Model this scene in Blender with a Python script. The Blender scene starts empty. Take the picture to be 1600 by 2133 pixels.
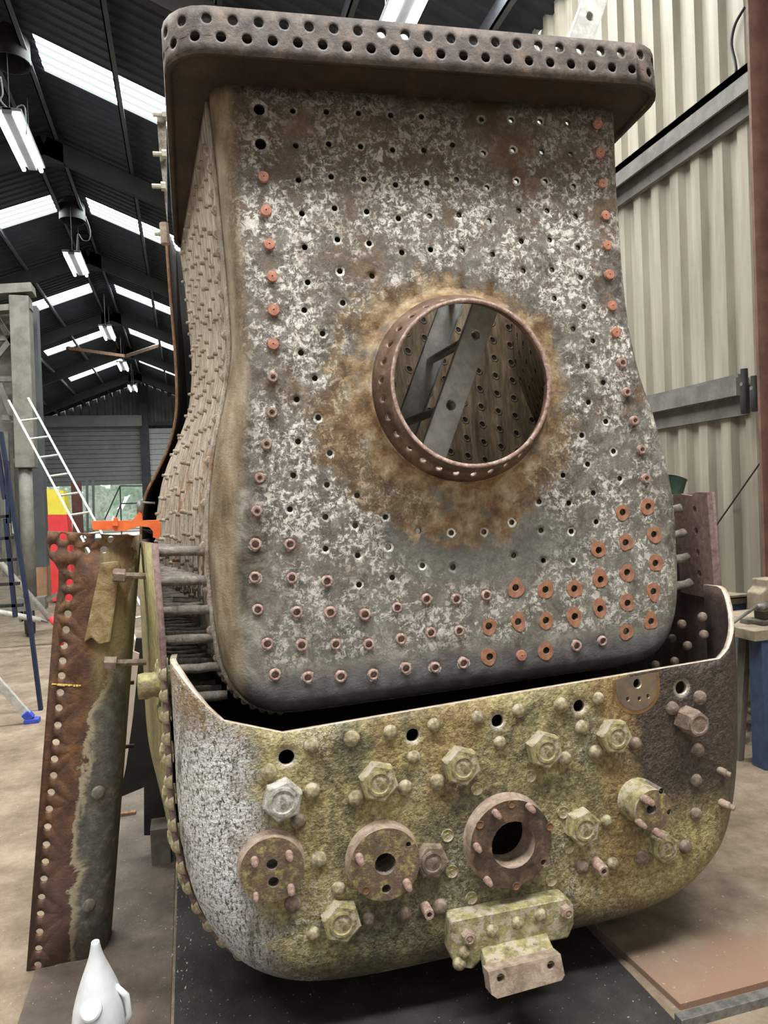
import bpy, bmesh, math, random
from mathutils import Vector, Matrix, geometry, noise as mn
random.seed(7)
PI = math.pi
S = bpy.context.scene
COL = S.collection
# ------------------------------------------------------------ camera
F = 1481.25
a, p, ro = math.radians(15.47), math.radians(1.05), math.radians(2.3)
r0 = Vector((math.cos(a), -math.sin(a), 0)); f0 = Vector((math.sin(a), math.cos(a), 0)); z0 = Vector((0, 0, 1))
FW = f0*math.cos(p) - z0*math.sin(p); u0 = z0*math.cos(p) + f0*math.sin(p)
RT = r0*math.cos(ro) - u0*math.sin(ro); UP = u0*math.cos(ro) + r0*math.sin(ro)
EYE = Vector((0, 0, 1.65))
cam = bpy.data.cameras.new('camera'); co = bpy.data.objects.new('camera', cam); COL.objects.link(co)
co.matrix_world = Matrix(((RT.x, UP.x, -FW.x, EYE.x), (RT.y, UP.y, -FW.y, EYE.y), (RT.z, UP.z, -FW.z, EYE.z), (0, 0, 0, 1)))
cam.sensor_fit = 'VERTICAL'; cam.sensor_height = 36; cam.sensor_width = 27; cam.lens = F/2133*36
cam.clip_start = .05; cam.clip_end = 300
S.camera = co
# ------------------------------------------------------------ world, exposure
S.view_settings.view_transform = 'Standard'; S.view_settings.look = 'None'
S.view_settings.gamma = 1; S.view_settings.use_curve_mapping = False
S.view_settings.exposure = 0.82
WORLD = 0.33; SKYLIGHT = 36.0; TUBE = 9.0
w = bpy.data.worlds.new('sky'); S.world = w; w.use_nodes = True
bg = w.node_tree.nodes['Background']; bg.inputs[0].default_value = (1., .97, .92, 1); bg.inputs[1].default_value = WORLD
sl_ = bpy.data.lights.new('sun', 'SUN'); sl_.energy = 4; sl_.angle = .02; so_ = bpy.data.objects.new('sun', sl_); COL.objects.link(so_)
so_.rotation_euler = Vector((1, -.25, -.9)).to_track_quat('-Z', 'Y').to_euler()

# ------------------------------------------------------------ pixel -> place
def ray(x, y): return FW + RT*((x-800)/F) - UP*((y-1066.5)/F)
def on(x, y, ax, val):
    d = ray(x, y); return EYE + d*((val-EYE[ax])/d[ax])
def cc(v): return RT*v[0] + UP*v[1] + FW*v[2]
uF = cc((6200, 477, 1481)).normalized(); vF = cc((-.077, 1, 0)).normalized()
wF = uF.cross(vF).normalized()
if wF.dot(FW) < 0: wF = -wF
OF = EYE + FW*2.4
def fb(x, y, w=0.):
    d = ray(x, y); t = ((OF + wF*w - EYE).dot(wF))/d.dot(wF); q = EYE + d*t - OF
    return q.dot(uF), q.dot(vF)
V0 = 1.49; UC = .275
def L(u, v, w): return Vector((u-UC, w, v+V0))          # firebox-local coordinates
def Lp(x, y, w=0.): u, v = fb(x, y, w); return L(u, v, w)
BASE = OF + uF*UC - vF*V0
MF = Matrix(((uF.x, wF.x, vF.x, BASE.x), (uF.y, wF.y, vF.y, BASE.y), (uF.z, wF.z, vF.z, BASE.z), (0, 0, 0, 1)))

# ------------------------------------------------------------ node helpers
class NT:
    def __init__(s, name, rough=.7, metal=0., spec=.5):
        s.m = bpy.data.materials.new(name); s.m.use_nodes = True; s.t = s.m.node_tree
        s.b = s.t.nodes['Principled BSDF']; s.b.inputs['Roughness'].default_value = rough
        s.b.inputs['Metallic'].default_value = metal; s.b.inputs['Specular IOR Level'].default_value = spec
        s.tc = s.t.nodes.new('ShaderNodeTexCoord'); s.co = s.tc.outputs['Object']
    def n(s, ty, **k):
        q = s.t.nodes.new(ty)
        for a_, b_ in k.items(): setattr(q, a_, b_)
        return q
    def link(s, a_, b_): s.t.links.new(a_, b_)
    def put(s, sock, v):
        if hasattr(v, 'is_linked') or isinstance(v, bpy.types.NodeSocket): s.link(v, sock)
        else: sock.default_value = v
    def noise(s, scale, detail=4, rough=.55, dist=0., co=None, vec=None):
        q = s.n('ShaderNodeTexNoise'); s.link(co or s.co, q.inputs['Vector'])
        q.inputs['Scale'].default_value = scale; q.inputs['Detail'].default_value = detail
        q.inputs['Roughness'].default_value = rough; q.inputs['Distortion'].default_value = dist
        return q.outputs['Fac']
    def vor(s, scale, feature='F1', co=None, out='Distance'):
        q = s.n('ShaderNodeTexVoronoi', feature=feature); s.link(co or s.co, q.inputs['Vector'])
        q.inputs['Scale'].default_value = scale; return q.outputs[out]
    def mapped(s, scale=(1, 1, 1), loc=(0, 0, 0)):
        q = s.n('ShaderNodeMapping'); s.link(s.co, q.inputs['Vector'])
        q.inputs['Scale'].default_value = scale; q.inputs['Location'].default_value = loc; return q.outputs[0]
    def math(s, op, a_, b_=0., clamp=False):
        q = s.n('ShaderNodeMath', operation=op, use_clamp=clamp); s.put(q.inputs[0], a_); s.put(q.inputs[1], b_); return q.outputs[0]
    def step(s, v, lo, hi):
        q = s.n('ShaderNodeMapRange', interpolation_type='SMOOTHSTEP'); s.put(q.inputs[0], v)
        q.inputs[1].default_value = lo; q.inputs[2].default_value = hi; return q.outputs[0]
    def mix(s, f, a_, b_, mode='MIX'):
        q = s.n('ShaderNodeMix', data_type='RGBA', blend_type=mode); s.put(q.inputs[0], f)
        for k, v in ((6, a_), (7, b_)):
            if isinstance(v, tuple): v = v if len(v) == 4 else (*v, 1)
            s.put(q.inputs[k], v)
        return q.outputs[2]
    def ramp(s, f, stops):
        q = s.n('ShaderNodeValToRGB'); s.put(q.inputs[0], f); e = q.color_ramp.elements
        while len(e) < len(stops): e.new(.5)
        for el, (po, c) in zip(e, stops): el.position = po; el.color = (*c, 1)
        return q.outputs[0]
    def xyz(s):
        q = s.n('ShaderNodeSeparateXYZ'); s.link(s.co, q.inputs[0]); return q.outputs
    def attr(s, name): q = s.n('ShaderNodeAttribute', attribute_name=name); return q.outputs['Fac']
    def base(s, c):
        if isinstance(c, tuple): s.b.inputs['Base Color'].default_value = (*c, 1)
        else: s.link(c, s.b.inputs['Base Color'])
        return s
    def bump(s, h, dist=.003, strength=1.):
        q = s.n('ShaderNodeBump'); s.put(q.inputs['Height'], h); q.inputs['Distance'].default_value = dist
        q.inputs['Strength'].default_value = strength; s.link(q.outputs[0], s.b.inputs['Normal']); return s
    def rgh(s, v): s.put(s.b.inputs['Roughness'], v); return s
def simple(name, c1, c2, scale=8, rough=.7, metal=0., bump=.001, detail=6, bs=60):
    m = NT(name, rough, metal); m.base(m.mix(m.step(m.noise(scale, detail, .65), .35, .65), c1, c2))
    if bump: m.bump(m.noise(bs, 3), bump)
    return m.m
def emit(name, c, st):
    m = bpy.data.materials.new(name); m.use_nodes = True; t = m.node_tree; t.nodes.clear()
    e = t.nodes.new('ShaderNodeEmission'); e.inputs[0].default_value = (*c, 1); e.inputs[1].default_value = st
    o = t.nodes.new('ShaderNodeOutputMaterial'); t.links.new(e.outputs[0], o.inputs[0]); return m

# ------------------------------------------------------------ materials
def mat_plate():
    m = NT('scaled_boiler_plate', .62, .0, .4); x, y, z = m.xyz()
    big = m.noise(2.6, 5, .6); mid = m.noise(9, 8, .68, .8); fine = m.noise(34, 8, .75, .6)
    c = m.ramp(mid, [(.32, (.022, .018, .014)), (.43, (.075, .062, .046)), (.53, (.175, .155, .13)), (.66, (.37, .34, .295))])
    # brown / rust clouding, stronger towards the ring end
    br = m.step(m.math('ADD', m.noise(5, 6, .7, 1.2), m.math('ADD', m.math('MULTIPLY', m.step(z, 2.2, 3.0), .2), m.math('MULTIPLY', m.step(z, 1.6, 2.3), .07))), .51, .66)
    c = m.mix(m.math('MULTIPLY', br, .75), c, m.ramp(fine, [(.35, (.065, .036, .018)), (.6, (.19, .105, .045)), (.75, (.34, .23, .12))]))
    pk = m.step(m.noise(4.2, 5, .6, 1, co=m.mapped(loc=(7, 3, 1))), .58, .66)
    c = m.mix(m.math('MULTIPLY', pk, .6), c, (.115, .068, .066))
    gr = m.step(m.noise(3.3, 4, .6, .5, co=m.mapped(loc=(2, 9, 4))), .55, .68)
    c = m.mix(m.math('MULTIPLY', gr, .4), c, (.20, .20, .165))
    # smooth grey worn area low in the middle, and a pale grey-green bottom third
    ex = m.math('MULTIPLY', m.math('SUBTRACT', x, .10), 1.9); ez = m.math('MULTIPLY', m.math('SUBTRACT', z, 1.36), 4.2)
    ed_ = m.math('ADD', m.math('SQRT', m.math('ADD', m.math('MULTIPLY', ex, ex), m.math('MULTIPLY', ez, ez))), m.math('MULTIPLY', m.math('SUBTRACT', m.noise(4, 5, .65), .5), 1.4))
    grey = m.math('SUBTRACT', 1., m.step(ed_, .55, .85))
    lowz = m.math('SUBTRACT', 1., m.step(m.math('ADD', z, m.math('MULTIPLY', m.noise(3, 4), .5)), 1.35, 1.8))
    c = m.mix(m.math('MULTIPLY', lowz, .5), c, m.ramp(mid, [(.36, (.13, .125, .10)), (.62, (.36, .36, .30))]))
    c = m.mix(m.math('MULTIPLY', grey, .85), c, m.ramp(fine, [(.3, (.085, .083, .075)), (.7, (.20, .195, .175))]))
    soot_shade = m.step(m.math('ADD', z, m.math('MULTIPLY', m.math('SUBTRACT', m.noise(3, 4), .5), .25)), 2.72, 2.9)  # top band darkened for the ring's shadow as well as soot
    c = m.mix(m.math('MULTIPLY', soot_shade, .8), c, (.05, .033, .02))
    # distance from the firehole
    dx = m.math('SUBTRACT', x, .305-UC); dz = m.math('SUBTRACT', z, .40+V0)
    d = m.math('SQRT', m.math('ADD', m.math('MULTIPLY', dx, dx), m.math('MULTIPLY', dz, dz)))
    dn = m.math('ADD', d, m.math('MULTIPLY', m.math('SUBTRACT', m.noise(5, 5, .7), .5), .34))
    # white scale crust
    reg = m.math('MULTIPLY', m.step(m.noise(3.4, 5, .65, co=m.mapped(loc=(3, 1, 5))), .36, .54), m.step(dn, .37, .44))
    edge = m.math('MULTIPLY', m.step(x, -.76, -.62), m.step(z, .98, 1.04))
    topf = m.math('SUBTRACT', 1., m.math('MULTIPLY', m.step(z, 2.50, 2.85), .7))
    lowm = m.math('SUBTRACT', 1., m.math('MULTIPLY', m.math('SUBTRACT', 1., m.step(z, 1.05, 1.65)), .35))
    reg = m.math('MULTIPLY', m.math('MULTIPLY', reg, m.math('MULTIPLY', edge, lowm)), m.math('MULTIPLY', topf, m.math('SUBTRACT', 1., m.math('MULTIPLY', grey, .88))))
    flk = m.step(m.noise(42, 10, .85, .5), .465, .515)
    vein = m.math('SUBTRACT', 1., m.step(m.math('ABSOLUTE', m.math('SUBTRACT', m.noise(17, 10, .85, 1.2), .5)), .0, .03))
    cr = m.math('MAXIMUM', m.math('MULTIPLY', flk, m.step(m.noise(7, 8, .75), .43, .51)), m.math('MULTIPLY', vein, .9))
    blot = m.math('MULTIPLY', m.step(m.noise(15, 9, .78, .5, co=m.mapped(loc=(8, 2, 6))), .53, .575), m.step(m.noise(4, 5, .65, co=m.mapped(loc=(6, 6, 1))), .46, .56))
    cr = m.math('MAXIMUM', cr, m.math('MULTIPLY', blot, .95))
    crust = m.math('MULTIPLY', cr, reg)
    cc_ = m.ramp(m.noise(60, 4, .7), [(.3, (.42, .38, .32)), (.5, (.74, .71, .65)), (.7, (.93, .92, .88))])
    c = m.mix(crust, c, cc_)
    # ochre around the firehole
    dx2 = m.math('ADD', dx, .05); dz2 = m.math('ADD', dz, .06); d2 = m.math('SQRT', m.math('ADD', m.math('MULTIPLY', dx2, dx2), m.math('MULTIPLY', dz2, dz2)))
    dn2 = m.math('ADD', d2, m.math('MULTIPLY', m.math('SUBTRACT', m.noise(4.5, 8, .75, .6), .5), .55))
    och = m.math('MULTIPLY', m.math('SUBTRACT', 1., m.step(dn2, .43, .48)), m.step(m.noise(8, 5, .6), .30, .48))
    c = m.mix(m.math('MULTIPLY', och, .85), c, m.ramp(m.noise(14, 7, .7), [(.34, (.09, .055, .025)), (.46, (.24, .14, .06)), (.56, (.40, .30, .17)), (.68, (.55, .48, .36))]))
    # smooth flanged rim: bare grey, and brownish down the left edge
    lo = m.math('SUBTRACT', 1., m.step(m.math('ADD', z, m.math('MULTIPLY', m.noise(7, 4), .08)), .985, 1.06))
    c = m.mix(m.math('MULTIPLY', lo, .9), c, m.ramp(m.noise(18, 5), [(.35, (.075, .07, .075)), (.65, (.15, .145, .15))]))
    le = m.math('SUBTRACT', 1., m.step(m.math('ADD', x, m.math('MULTIPLY', m.step(z, 2.1, 1.3), .10)), -.70, -.655))
    c = m.mix(m.math('MULTIPLY', le, .8), c, m.ramp(m.noise(16, 6, .6, co=m.mapped((1, 1, .3))), [(.35, (.12, .08, .04)), (.5, (.25, .185, .105)), (.68, (.42, .35, .25))]))
    # white lime round the holes
    ra = m.attr('rim'); rim = m.step(m.math('ADD', ra, m.math('MULTIPLY', m.math('SUBTRACT', m.noise(45, 5, .7), .5), 1.6)), .45, .62)
    rim = m.math('MULTIPLY', rim, m.step(ra, .02, .1)); c = m.mix(m.math('MULTIPLY', m.math('MULTIPLY', rim, m.step(m.noise(5, 2, co=m.mapped(loc=(5, 5, 5))), .42, .52)), topf), c, (.78, .76, .70))
    m.base(c); h = m.math('ADD', m.math('MULTIPLY', crust, .5), m.math('ADD', m.math('MULTIPLY', fine, .6), m.math('MULTIPLY', m.noise(110, 3), .25)))
    m.bump(h, .006, 1.); m.rgh(m.math('ADD', m.math('MULTIPLY', crust, .3), .52)); return m.m
def mat_side():
    m = NT('limed_wrapper_plate', .8); x, y, z = m.xyz()
    st = m.noise(30, 9, .75, .4, co=m.mapped((1, 1, .28)))
    c = m.ramp(st, [(.30, (.12, .09, .065)), (.43, (.36, .29, .22)), (.56, (.62, .54, .44)), (.7, (.82, .76, .66))])
    rust = m.math('MULTIPLY', m.step(m.noise(5, 6, .7), .52, .62), m.math('SUBTRACT', 1., m.step(z, 1.55, 1.95)))
    c = m.mix(rust, c, (.36, .19, .08)); m.base(c)
    m.bump(m.math('ADD', st, m.noise(60, 5, .7)), .012, 1.); return m.m
def mat_outer():
    m = NT('painted_backhead', .48, .0, .5); x, y, z = m.xyz()
    n1 = m.noise(2.6, 7, .68, .5); n2 = m.noise(55, 7, .75); n3 = m.noise(2.2, 5, .6, .5, co=m.mapped((1, 1, .55), (4, 4, 4)))
    yel = m.ramp(n2, [(.32, (.11, .092, .038)), (.47, (.29, .245, .105)), (.62, (.50, .44, .22))])
    oli = m.ramp(n2, [(.32, (.03, .027, .018)), (.48, (.105, .095, .055)), (.64, (.23, .21, .12))])
    dark = m.ramp(n2, [(.32, (.022, .016, .013)), (.5, (.058, .043, .035)), (.70, (.13, .10, .085))])
    brn = m.ramp(n2, [(.32, (.09, .05, .02)), (.5, (.24, .14, .055)), (.66, (.40, .26, .11))])
    c = m.mix(m.step(n1, .42, .58), oli, yel)
    c = m.mix(m.math('MULTIPLY', m.step(n3, .55, .66), .5), c, brn)
    wx = m.math('ADD', x, m.math('MULTIPLY', m.math('SUBTRACT', n1, .5), .35))
    hi = m.step(m.math('ADD', z, m.math('MULTIPLY', n1, .25)), .44, .62)
    low = m.math('SUBTRACT', 1., hi)
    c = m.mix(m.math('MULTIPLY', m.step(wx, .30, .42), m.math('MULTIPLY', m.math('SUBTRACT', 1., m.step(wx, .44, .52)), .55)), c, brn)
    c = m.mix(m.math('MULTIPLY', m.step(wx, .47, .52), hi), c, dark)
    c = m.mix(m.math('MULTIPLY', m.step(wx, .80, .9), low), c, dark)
    wl = m.math('SUBTRACT', 1., m.step(m.math('ADD', x, m.math('MULTIPLY', m.math('SUBTRACT', n1, .5), .4)), -.84, -.70))
    wz = m.math('SUBTRACT', 1., m.step(m.math('ADD', z, m.math('MULTIPLY', n3, .3)), .88, 1.12))
    speck = m.step(m.noise(140, 6, .75, .2, co=m.mapped((1, 1, .5))), .39, .53)
    big = m.step(m.noise(5, 6, .7, .5, co=m.mapped((1.6, 1, .5), (2, 2, 2))), .36, .50)
    c = m.mix(m.math('MULTIPLY', wl, .92), c, m.mix(wz, brn, dark))
    c = m.mix(m.math('MULTIPLY', m.math('MULTIPLY', wl, speck), m.math('MULTIPLY', m.math('ADD', m.math('MULTIPLY', big, .75), .25), m.math('ADD', m.math('MULTIPLY', wz, .72), .25))), c, (.70, .71, .72))
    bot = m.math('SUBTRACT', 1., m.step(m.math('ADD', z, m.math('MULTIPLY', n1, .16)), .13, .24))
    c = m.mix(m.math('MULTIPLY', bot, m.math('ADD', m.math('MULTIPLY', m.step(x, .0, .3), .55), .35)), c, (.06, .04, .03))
    lm = m.math('MULTIPLY', m.math('MULTIPLY', m.step(m.noise(70, 8, .8), .50, .57), m.math('SUBTRACT', 1., m.step(wx, .42, .5))), m.step(m.noise(3.6, 5, .65, co=m.mapped(loc=(1, 8, 2))), .52, .64))
    c = m.mix(m.math('MULTIPLY', lm, .75), c, (.60, .58, .50))
    rim = m.step(m.attr('rim'), .35, .8); c = m.mix(m.math('MULTIPLY', rim, .5), c, (.5, .47, .4))
    m.base(c); m.bump(m.math('ADD', m.noise(95, 4, .6), m.math('MULTIPLY', m.noise(40, 5, .6), .9)), .008, 1.)
    return m.m
def mat_green(name, yel=(.46, .42, .19), mid=(.28, .25, .12), top=(.52, .45, .38)):
    m = NT(name, .6); n2 = m.noise(40, 6, .7)
    c = m.ramp(n2, [(.3, (.09, .075, .04)), (.48, mid), (.68, yel)])
    c = m.mix(m.math('MULTIPLY', m.step(m.noise(26, 5, .7), .47, .58), .75), c, top)
    m.base(c); m.bump(m.noise(120, 4, .7), .003, 1.); return m.m
def mat_rust(name, c0, c1, c2, sc=10, rough=.8, bump=.002):
    m = NT(name, rough); n = m.noise(sc, 8, .7, .4)
    m.base(m.ramp(n, [(.3, c0), (.5, c1), (.7, c2)])); m.bump(m.noise(sc*7, 5, .7), bump, 1.); return m.m
def mat_ring():
    m = NT('foundation_ring_iron', .6, .0); n = m.noise(12, 8, .7, .5)
    c = m.ramp(n, [(.3, (.026, .018, .016)), (.46, (.072, .053, .046)), (.58, (.135, .105, .088)), (.74, (.27, .165, .095))])
    rim = m.step(m.attr('rim'), .25, .8); c = m.mix(m.math('MULTIPLY', rim, .5), c, (.13, .135, .16))
    m.base(c); m.bump(m.noise(60, 6, .7), .003, 1.); return m.m
def mat_flat_iron():
    return mat_rust('firehole_iron', (.045, .024, .016), (.13, .078, .052), (.30, .215, .155), 9, .5, .003)
def mat_interior():
    m = NT('firebox_inside_plate', .65); x, y, z = m.xyz()
    c = m.ramp(m.noise(9, 6, .7, co=m.mapped((3, 3, .5))), [(.3, (.07, .045, .026)), (.5, (.19, .14, .085)), (.72, (.40, .32, .22))])
    q = m.n('ShaderNodeCombineXYZ'); f = lambda v, o: m.math('SUBTRACT', m.math('FRACT', m.math('MULTIPLY', m.math('ADD', v, o), 10.)), .5)
    fy, fz = f(m.math('ADD', y, x), 3), f(m.math('ADD', z, m.math('MULTIPLY', m.math('ADD', y, x), .3)), 3)
    d = m.math('SQRT', m.math('ADD', m.math('MULTIPLY', fy, fy), m.math('MULTIPLY', fz, fz)))
    hole = m.math('SUBTRACT', 1., m.step(d, .10, .14)); ringm = m.math('MULTIPLY', m.math('SUBTRACT', 1., m.step(d, .2, .24)), m.step(d, .12, .16))
    c = m.mix(hole, c, (.008, .007, .006)); c = m.mix(m.math('MULTIPLY', ringm, .2), c, (.2, .15, .1))
    m.base(c); m.bump(m.math('SUBTRACT', ringm, hole), .006, 1.); return m.m
def mat_stack():
    m = NT('rolled_plate', .75); x, y, z = m.xyz(); n = m.noise(5, 8, .7, .5)
    rust = m.ramp(m.noise(16, 7, .7), [(.3, (.045, .024, .017)), (.5, (.11, .055, .03)), (.70, (.24, .115, .048))])
    dk = m.ramp(m.noise(24, 7, .7), [(.3, (.05, .046, .04)), (.55, (.12, .115, .10)), (.75, (.30, .27, .2))])
    zf = m.step(z, .9, 1.25)
    e = m.math('ADD', m.math('SUBTRACT', x, m.math('MULTIPLY', zf, .12)), m.math('MULTIPLY', m.math('SUBTRACT', n, .5), .22))
    k = m.step(e, .125, .135); c = m.mix(k, rust, dk)
    edge = m.math('MULTIPLY', k, m.math('SUBTRACT', 1., m.step(e, .14, .17))); c = m.mix(m.math('MULTIPLY', edge, .8), c, (.42, .36, .24))
    olv = m.math('MULTIPLY', m.math('MULTIPLY', m.step(x, .12, .17), m.step(z, .85, 1.1)), m.step(m.noise(7, 6, .7, co=m.mapped((1, 1, .3))), .38, .58)); c = m.mix(m.math('MULTIPLY', olv, .8), c, (.24, .20, .09))
    pu = m.math('SUBTRACT', 1., m.step(z, .2, .7)); c = m.mix(m.math('MULTIPLY', m.math('MULTIPLY', pu, m.math('SUBTRACT', 1., k)), .6), c, (.085, .05, .05))
    m.base(c); m.bump(m.noise(70, 6, .7), .004, 1.); return m.m
def mat_floor():
    m = NT('dusty_concrete', .85); n = m.noise(3, 10, .75)
    c = m.ramp(n, [(.3, (.095, .068, .043)), (.48, (.205, .157, .11)), (.66, (.335, .27, .20))])
    sp = m.step(m.noise(60, 3, .6), .66, .72); c = m.mix(m.math('MULTIPLY', sp, .5), c, (.6, .58, .54))
    m.base(c); m.bump(m.noise(45, 6, .7), .004, 1.); return m.m
def mat_deck(name, lo, mid, hi, red=None):
    m = NT(name, .6); x, y, z = m.xyz(); n = m.noise(5, 8, .7)
    c = m.ramp(n, [(.3, lo), (.5, mid), (.72, hi)])
    if red: c = m.mix(m.math('MULTIPLY', m.math('SUBTRACT', 1., m.step(m.math('ADD', y, m.math('MULTIPLY', n, .7)), 2.25, 2.6)), .85), c, red)
    sp = m.step(m.noise(75, 2, .5), .70, .74); c = m.mix(m.math('MULTIPLY', sp, .7), c, (.5, .48, .44))
    m.base(c); m.bump(m.noise(50, 6, .7), .003, 1.); return m.m
def mat_wall():
    m = NT('cream_cladding', .5, 0, .4); n = m.noise(2.2, 6, .6, co=m.mapped((1, 4, .35)))
    c = m.ramp(n, [(.3, (.27, .25, .20)), (.5, (.37, .345, .28)), (.7, (.45, .425, .355))])
    x, y, z = m.xyz(); dirt = m.math('MULTIPLY', m.math('SUBTRACT', 1., m.step(m.math('ADD', z, m.math('MULTIPLY', n, 1.)), 1.6, 2.9)), .55)
    c = m.mix(dirt, c, (.15, .13, .10)); m.base(c); m.bump(m.noise(20, 4), .001, .5); return m.m
M = dict(
 plate=mat_plate(), side=mat_side(), outer=mat_outer(), ring=mat_ring(), fire=mat_flat_iron(), inside=mat_interior(), stack=mat_stack(),
 ringunder=mat_rust('ring_underside_shaded', (.014, .009, .006), (.036, .023, .015), (.07, .042, .026), 8, .7, .003),  # darker copy of the ring iron, underside shade put into the colour
 cut=simple('cut_steel_edge', (.46, .38, .29), (.70, .61, .50), 40, .45, .2),
 copper=mat_rust('copper_stay', (.22, .095, .065), (.46, .20, .13), (.66, .34, .24), 40, .4, .001),
 burn=mat_rust('burnished_copper', (.19, .082, .045), (.34, .155, .09), (.46, .25, .17), 30, .5, .0015),
 stayring=mat_rust('hollow_stay_end', (.13, .075, .06), (.36, .24, .20), (.62, .52, .47), 60, .55, .001),
 holewall=simple('shaded_hole_wall', (.03, .024, .02), (.06, .05, .04), 30, .8),  # walls coloured dark in place of the shade inside the holes
 dark=simple('black_part_and_shade', (.006, .006, .006), (.02, .018, .016), 8, .6),  # black parts; also paints shade in the throat gap and beside the boiler
 green=mat_green('yellow_green_casting'), dome=mat_green('yellow_green_rivet', (.44, .40, .22), (.28, .24, .14), (.48, .42, .34)),
 pale=mat_green('whitened_nut', (.6, .6, .58), (.38, .37, .32), (.6, .58, .54)),
 browndome=mat_green('brown_rivet', (.26, .19, .14), (.17, .125, .1), (.32, .25, .2)),
 flange=mat_green('rusty_flange', (.42, .37, .14), (.16, .11, .07), (.15, .10, .08)),
 flangec=mat_rust('dark_rusty_flange', (.03, .02, .016), (.085, .055, .038), (.24, .15, .09), 22, .65, .002),
 pink=mat_rust('primered_casting', (.17, .12, .085), (.36, .275, .215), (.54, .44, .36), 26, .7, .002),
 wrap=mat_green('yellow_green_wrapper', (.46, .43, .18), (.30, .27, .12), (.20, .15, .09)),
 wrapin=mat_rust('bare_wrapper_inside', (.03, .022, .02), (.075, .052, .045), (.13, .09, .075), 14, .7, .003),
 purple=mat_rust('rust_purple_edge', (.10, .06, .055), (.20, .13, .12), (.30, .21, .19), 40, .7, .002),
 stay=mat_rust('limed_stay', (.07, .06, .05), (.19, .17, .145), (.36, .31, .25), 30, .8, .003),
 rustbar=mat_rust('rusty_bar', (.09, .045, .025), (.20, .10, .05), (.34, .20, .11), 20, .8, .002),
 steel=simple('plain_steel', (.12, .12, .115), (.24, .235, .22), 30, .5, .3),
 alu=simple('aluminium', (.42, .43, .41), (.60, .61, .58), 18, .5, .25),
 cream=simple('cream_nut', (.40, .39, .30), (.55, .54, .45), 30, .6),
 roof=simple('dark_roof_sheet', (.034, .042, .052), (.044, .054, .066), 1.5, .8, 0, 0),
 purlin=simple('grey_purlin', (.06, .066, .075), (.09, .10, .11), 2, .6, .0, 0),
 rafter=simple('brown_rafter', (.016, .015, .016), (.028, .025, .025), 2, .7, 0, 0),
 gable=simple('grey_gable_sheet', (.21, .22, .225), (.28, .29, .295), 1.5, .6, 0, 0),
 shutter=simple('grey_shutter', (.34, .35, .34), (.42, .43, .42), 1.5, .6, 0, 0),
 wall=mat_wall(), floor=mat_floor(),
 deck=mat_deck('blackened_steel_deck', (.012, .011, .011), (.030, .028, .026), (.06, .055, .05)),
 deck2=mat_deck('brown_steel_deck', (.05, .038, .03), (.10, .078, .062), (.17, .135, .105)),
 deck3=mat_deck('worn_steel_plate', (.08, .06, .042), (.19, .15, .11), (.32, .26, .195), (.34, .20, .145)),
 rail=simple('grey_wall_rail', (.12, .12, .11), (.2, .195, .18), 6, .6),
 orange=simple('orange_paint', (.75, .13, .03), (.88, .20, .05), 20, .45),
 dblue=simple('dark_blue_paint', (.008, .015, .05), (.015, .025, .07), 10, .6), blue=simple('blue_paint', (.03, .055, .12), (.05, .085, .16), 10, .6),
 bblue=simple('bright_blue_plastic', (.03, .06, .45), (.05, .10, .6), 10, .5),
 post=simple('brown_painted_post', (.12, .062, .045), (.18, .10, .075), 6, .6),
 black=simple('black_rubber', (.012, .012, .013), (.03, .03, .03), 8, .6),
 gantry=simple('grey_green_gantry', (.12, .12, .105), (.19, .19, .165), 6, .6),
 wood=simple('grey_timber', (.22, .18, .13), (.36, .30, .22), 9, .8),
 palewood=simple('pale_board', (.58, .48, .40), (.68, .58, .50), 9, .7),
 block=simple('grey_packing_block', (.09, .08, .065), (.15, .135, .11), 9, .8),
 cloth=simple('grey_canvas', (.24, .22, .18), (.42, .39, .33), 6, .9, 0, .01, 6, 14),
 yellow=simple('yellow_sheet', (.85, .7, .05), (.9, .78, .1), 4, .6), red=simple('red_sheet', (.75, .04, .05), (.85, .06, .07), 4, .6),
 signgreen=simple('green_sign', (.1, .5, .3), (.15, .6, .38), 6, .5), white=simple('white_board', (.75, .77, .78), (.85, .86, .87), 5, .6),
 box=simple('cardboard', (.42, .26, .15), (.55, .36, .22), 6, .8), redbrown=simple('red_brown_iron', (.10, .035, .028), (.16, .06, .05), 6, .7),
 leaf=simple('leaves', (.45, .62, .50), (.80, .90, .80), 2.5, .8, 0, 0), grass=simple('grass', (.3, .45, .15), (.45, .55, .25), 2, .9, 0, 0),  # leaves paled, the overexposed daylight outside is put into their colour
 yard=simple('yard_gravel', (.45, .44, .42), (.6, .58, .55), 2, .9, 0, 0),
 sky=emit('daylit_skylight', (.92, 1., .98), 10.), skynear=emit('daylit_skylight_overhead', (1., .985, .94), SKYLIGHT), skyweb=emit('daylit_skylight_web', (.90, 1., .98), .5), tube=emit('lit_tube', (.95, 1, .97), TUBE),
)
def mat_jug():
    m = NT('white_jug_plastic', .35, 0, .5); m.base(m.mix(m.step(m.noise(9, 5), .4, .7), (.70, .74, .78), (.56, .58, .60)))
    m.b.inputs['Subsurface Weight'].default_value = .15; m.b.inputs['Subsurface Radius'].default_value = (.02, .02, .02); return m.m
M['jug'] = mat_jug()

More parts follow.
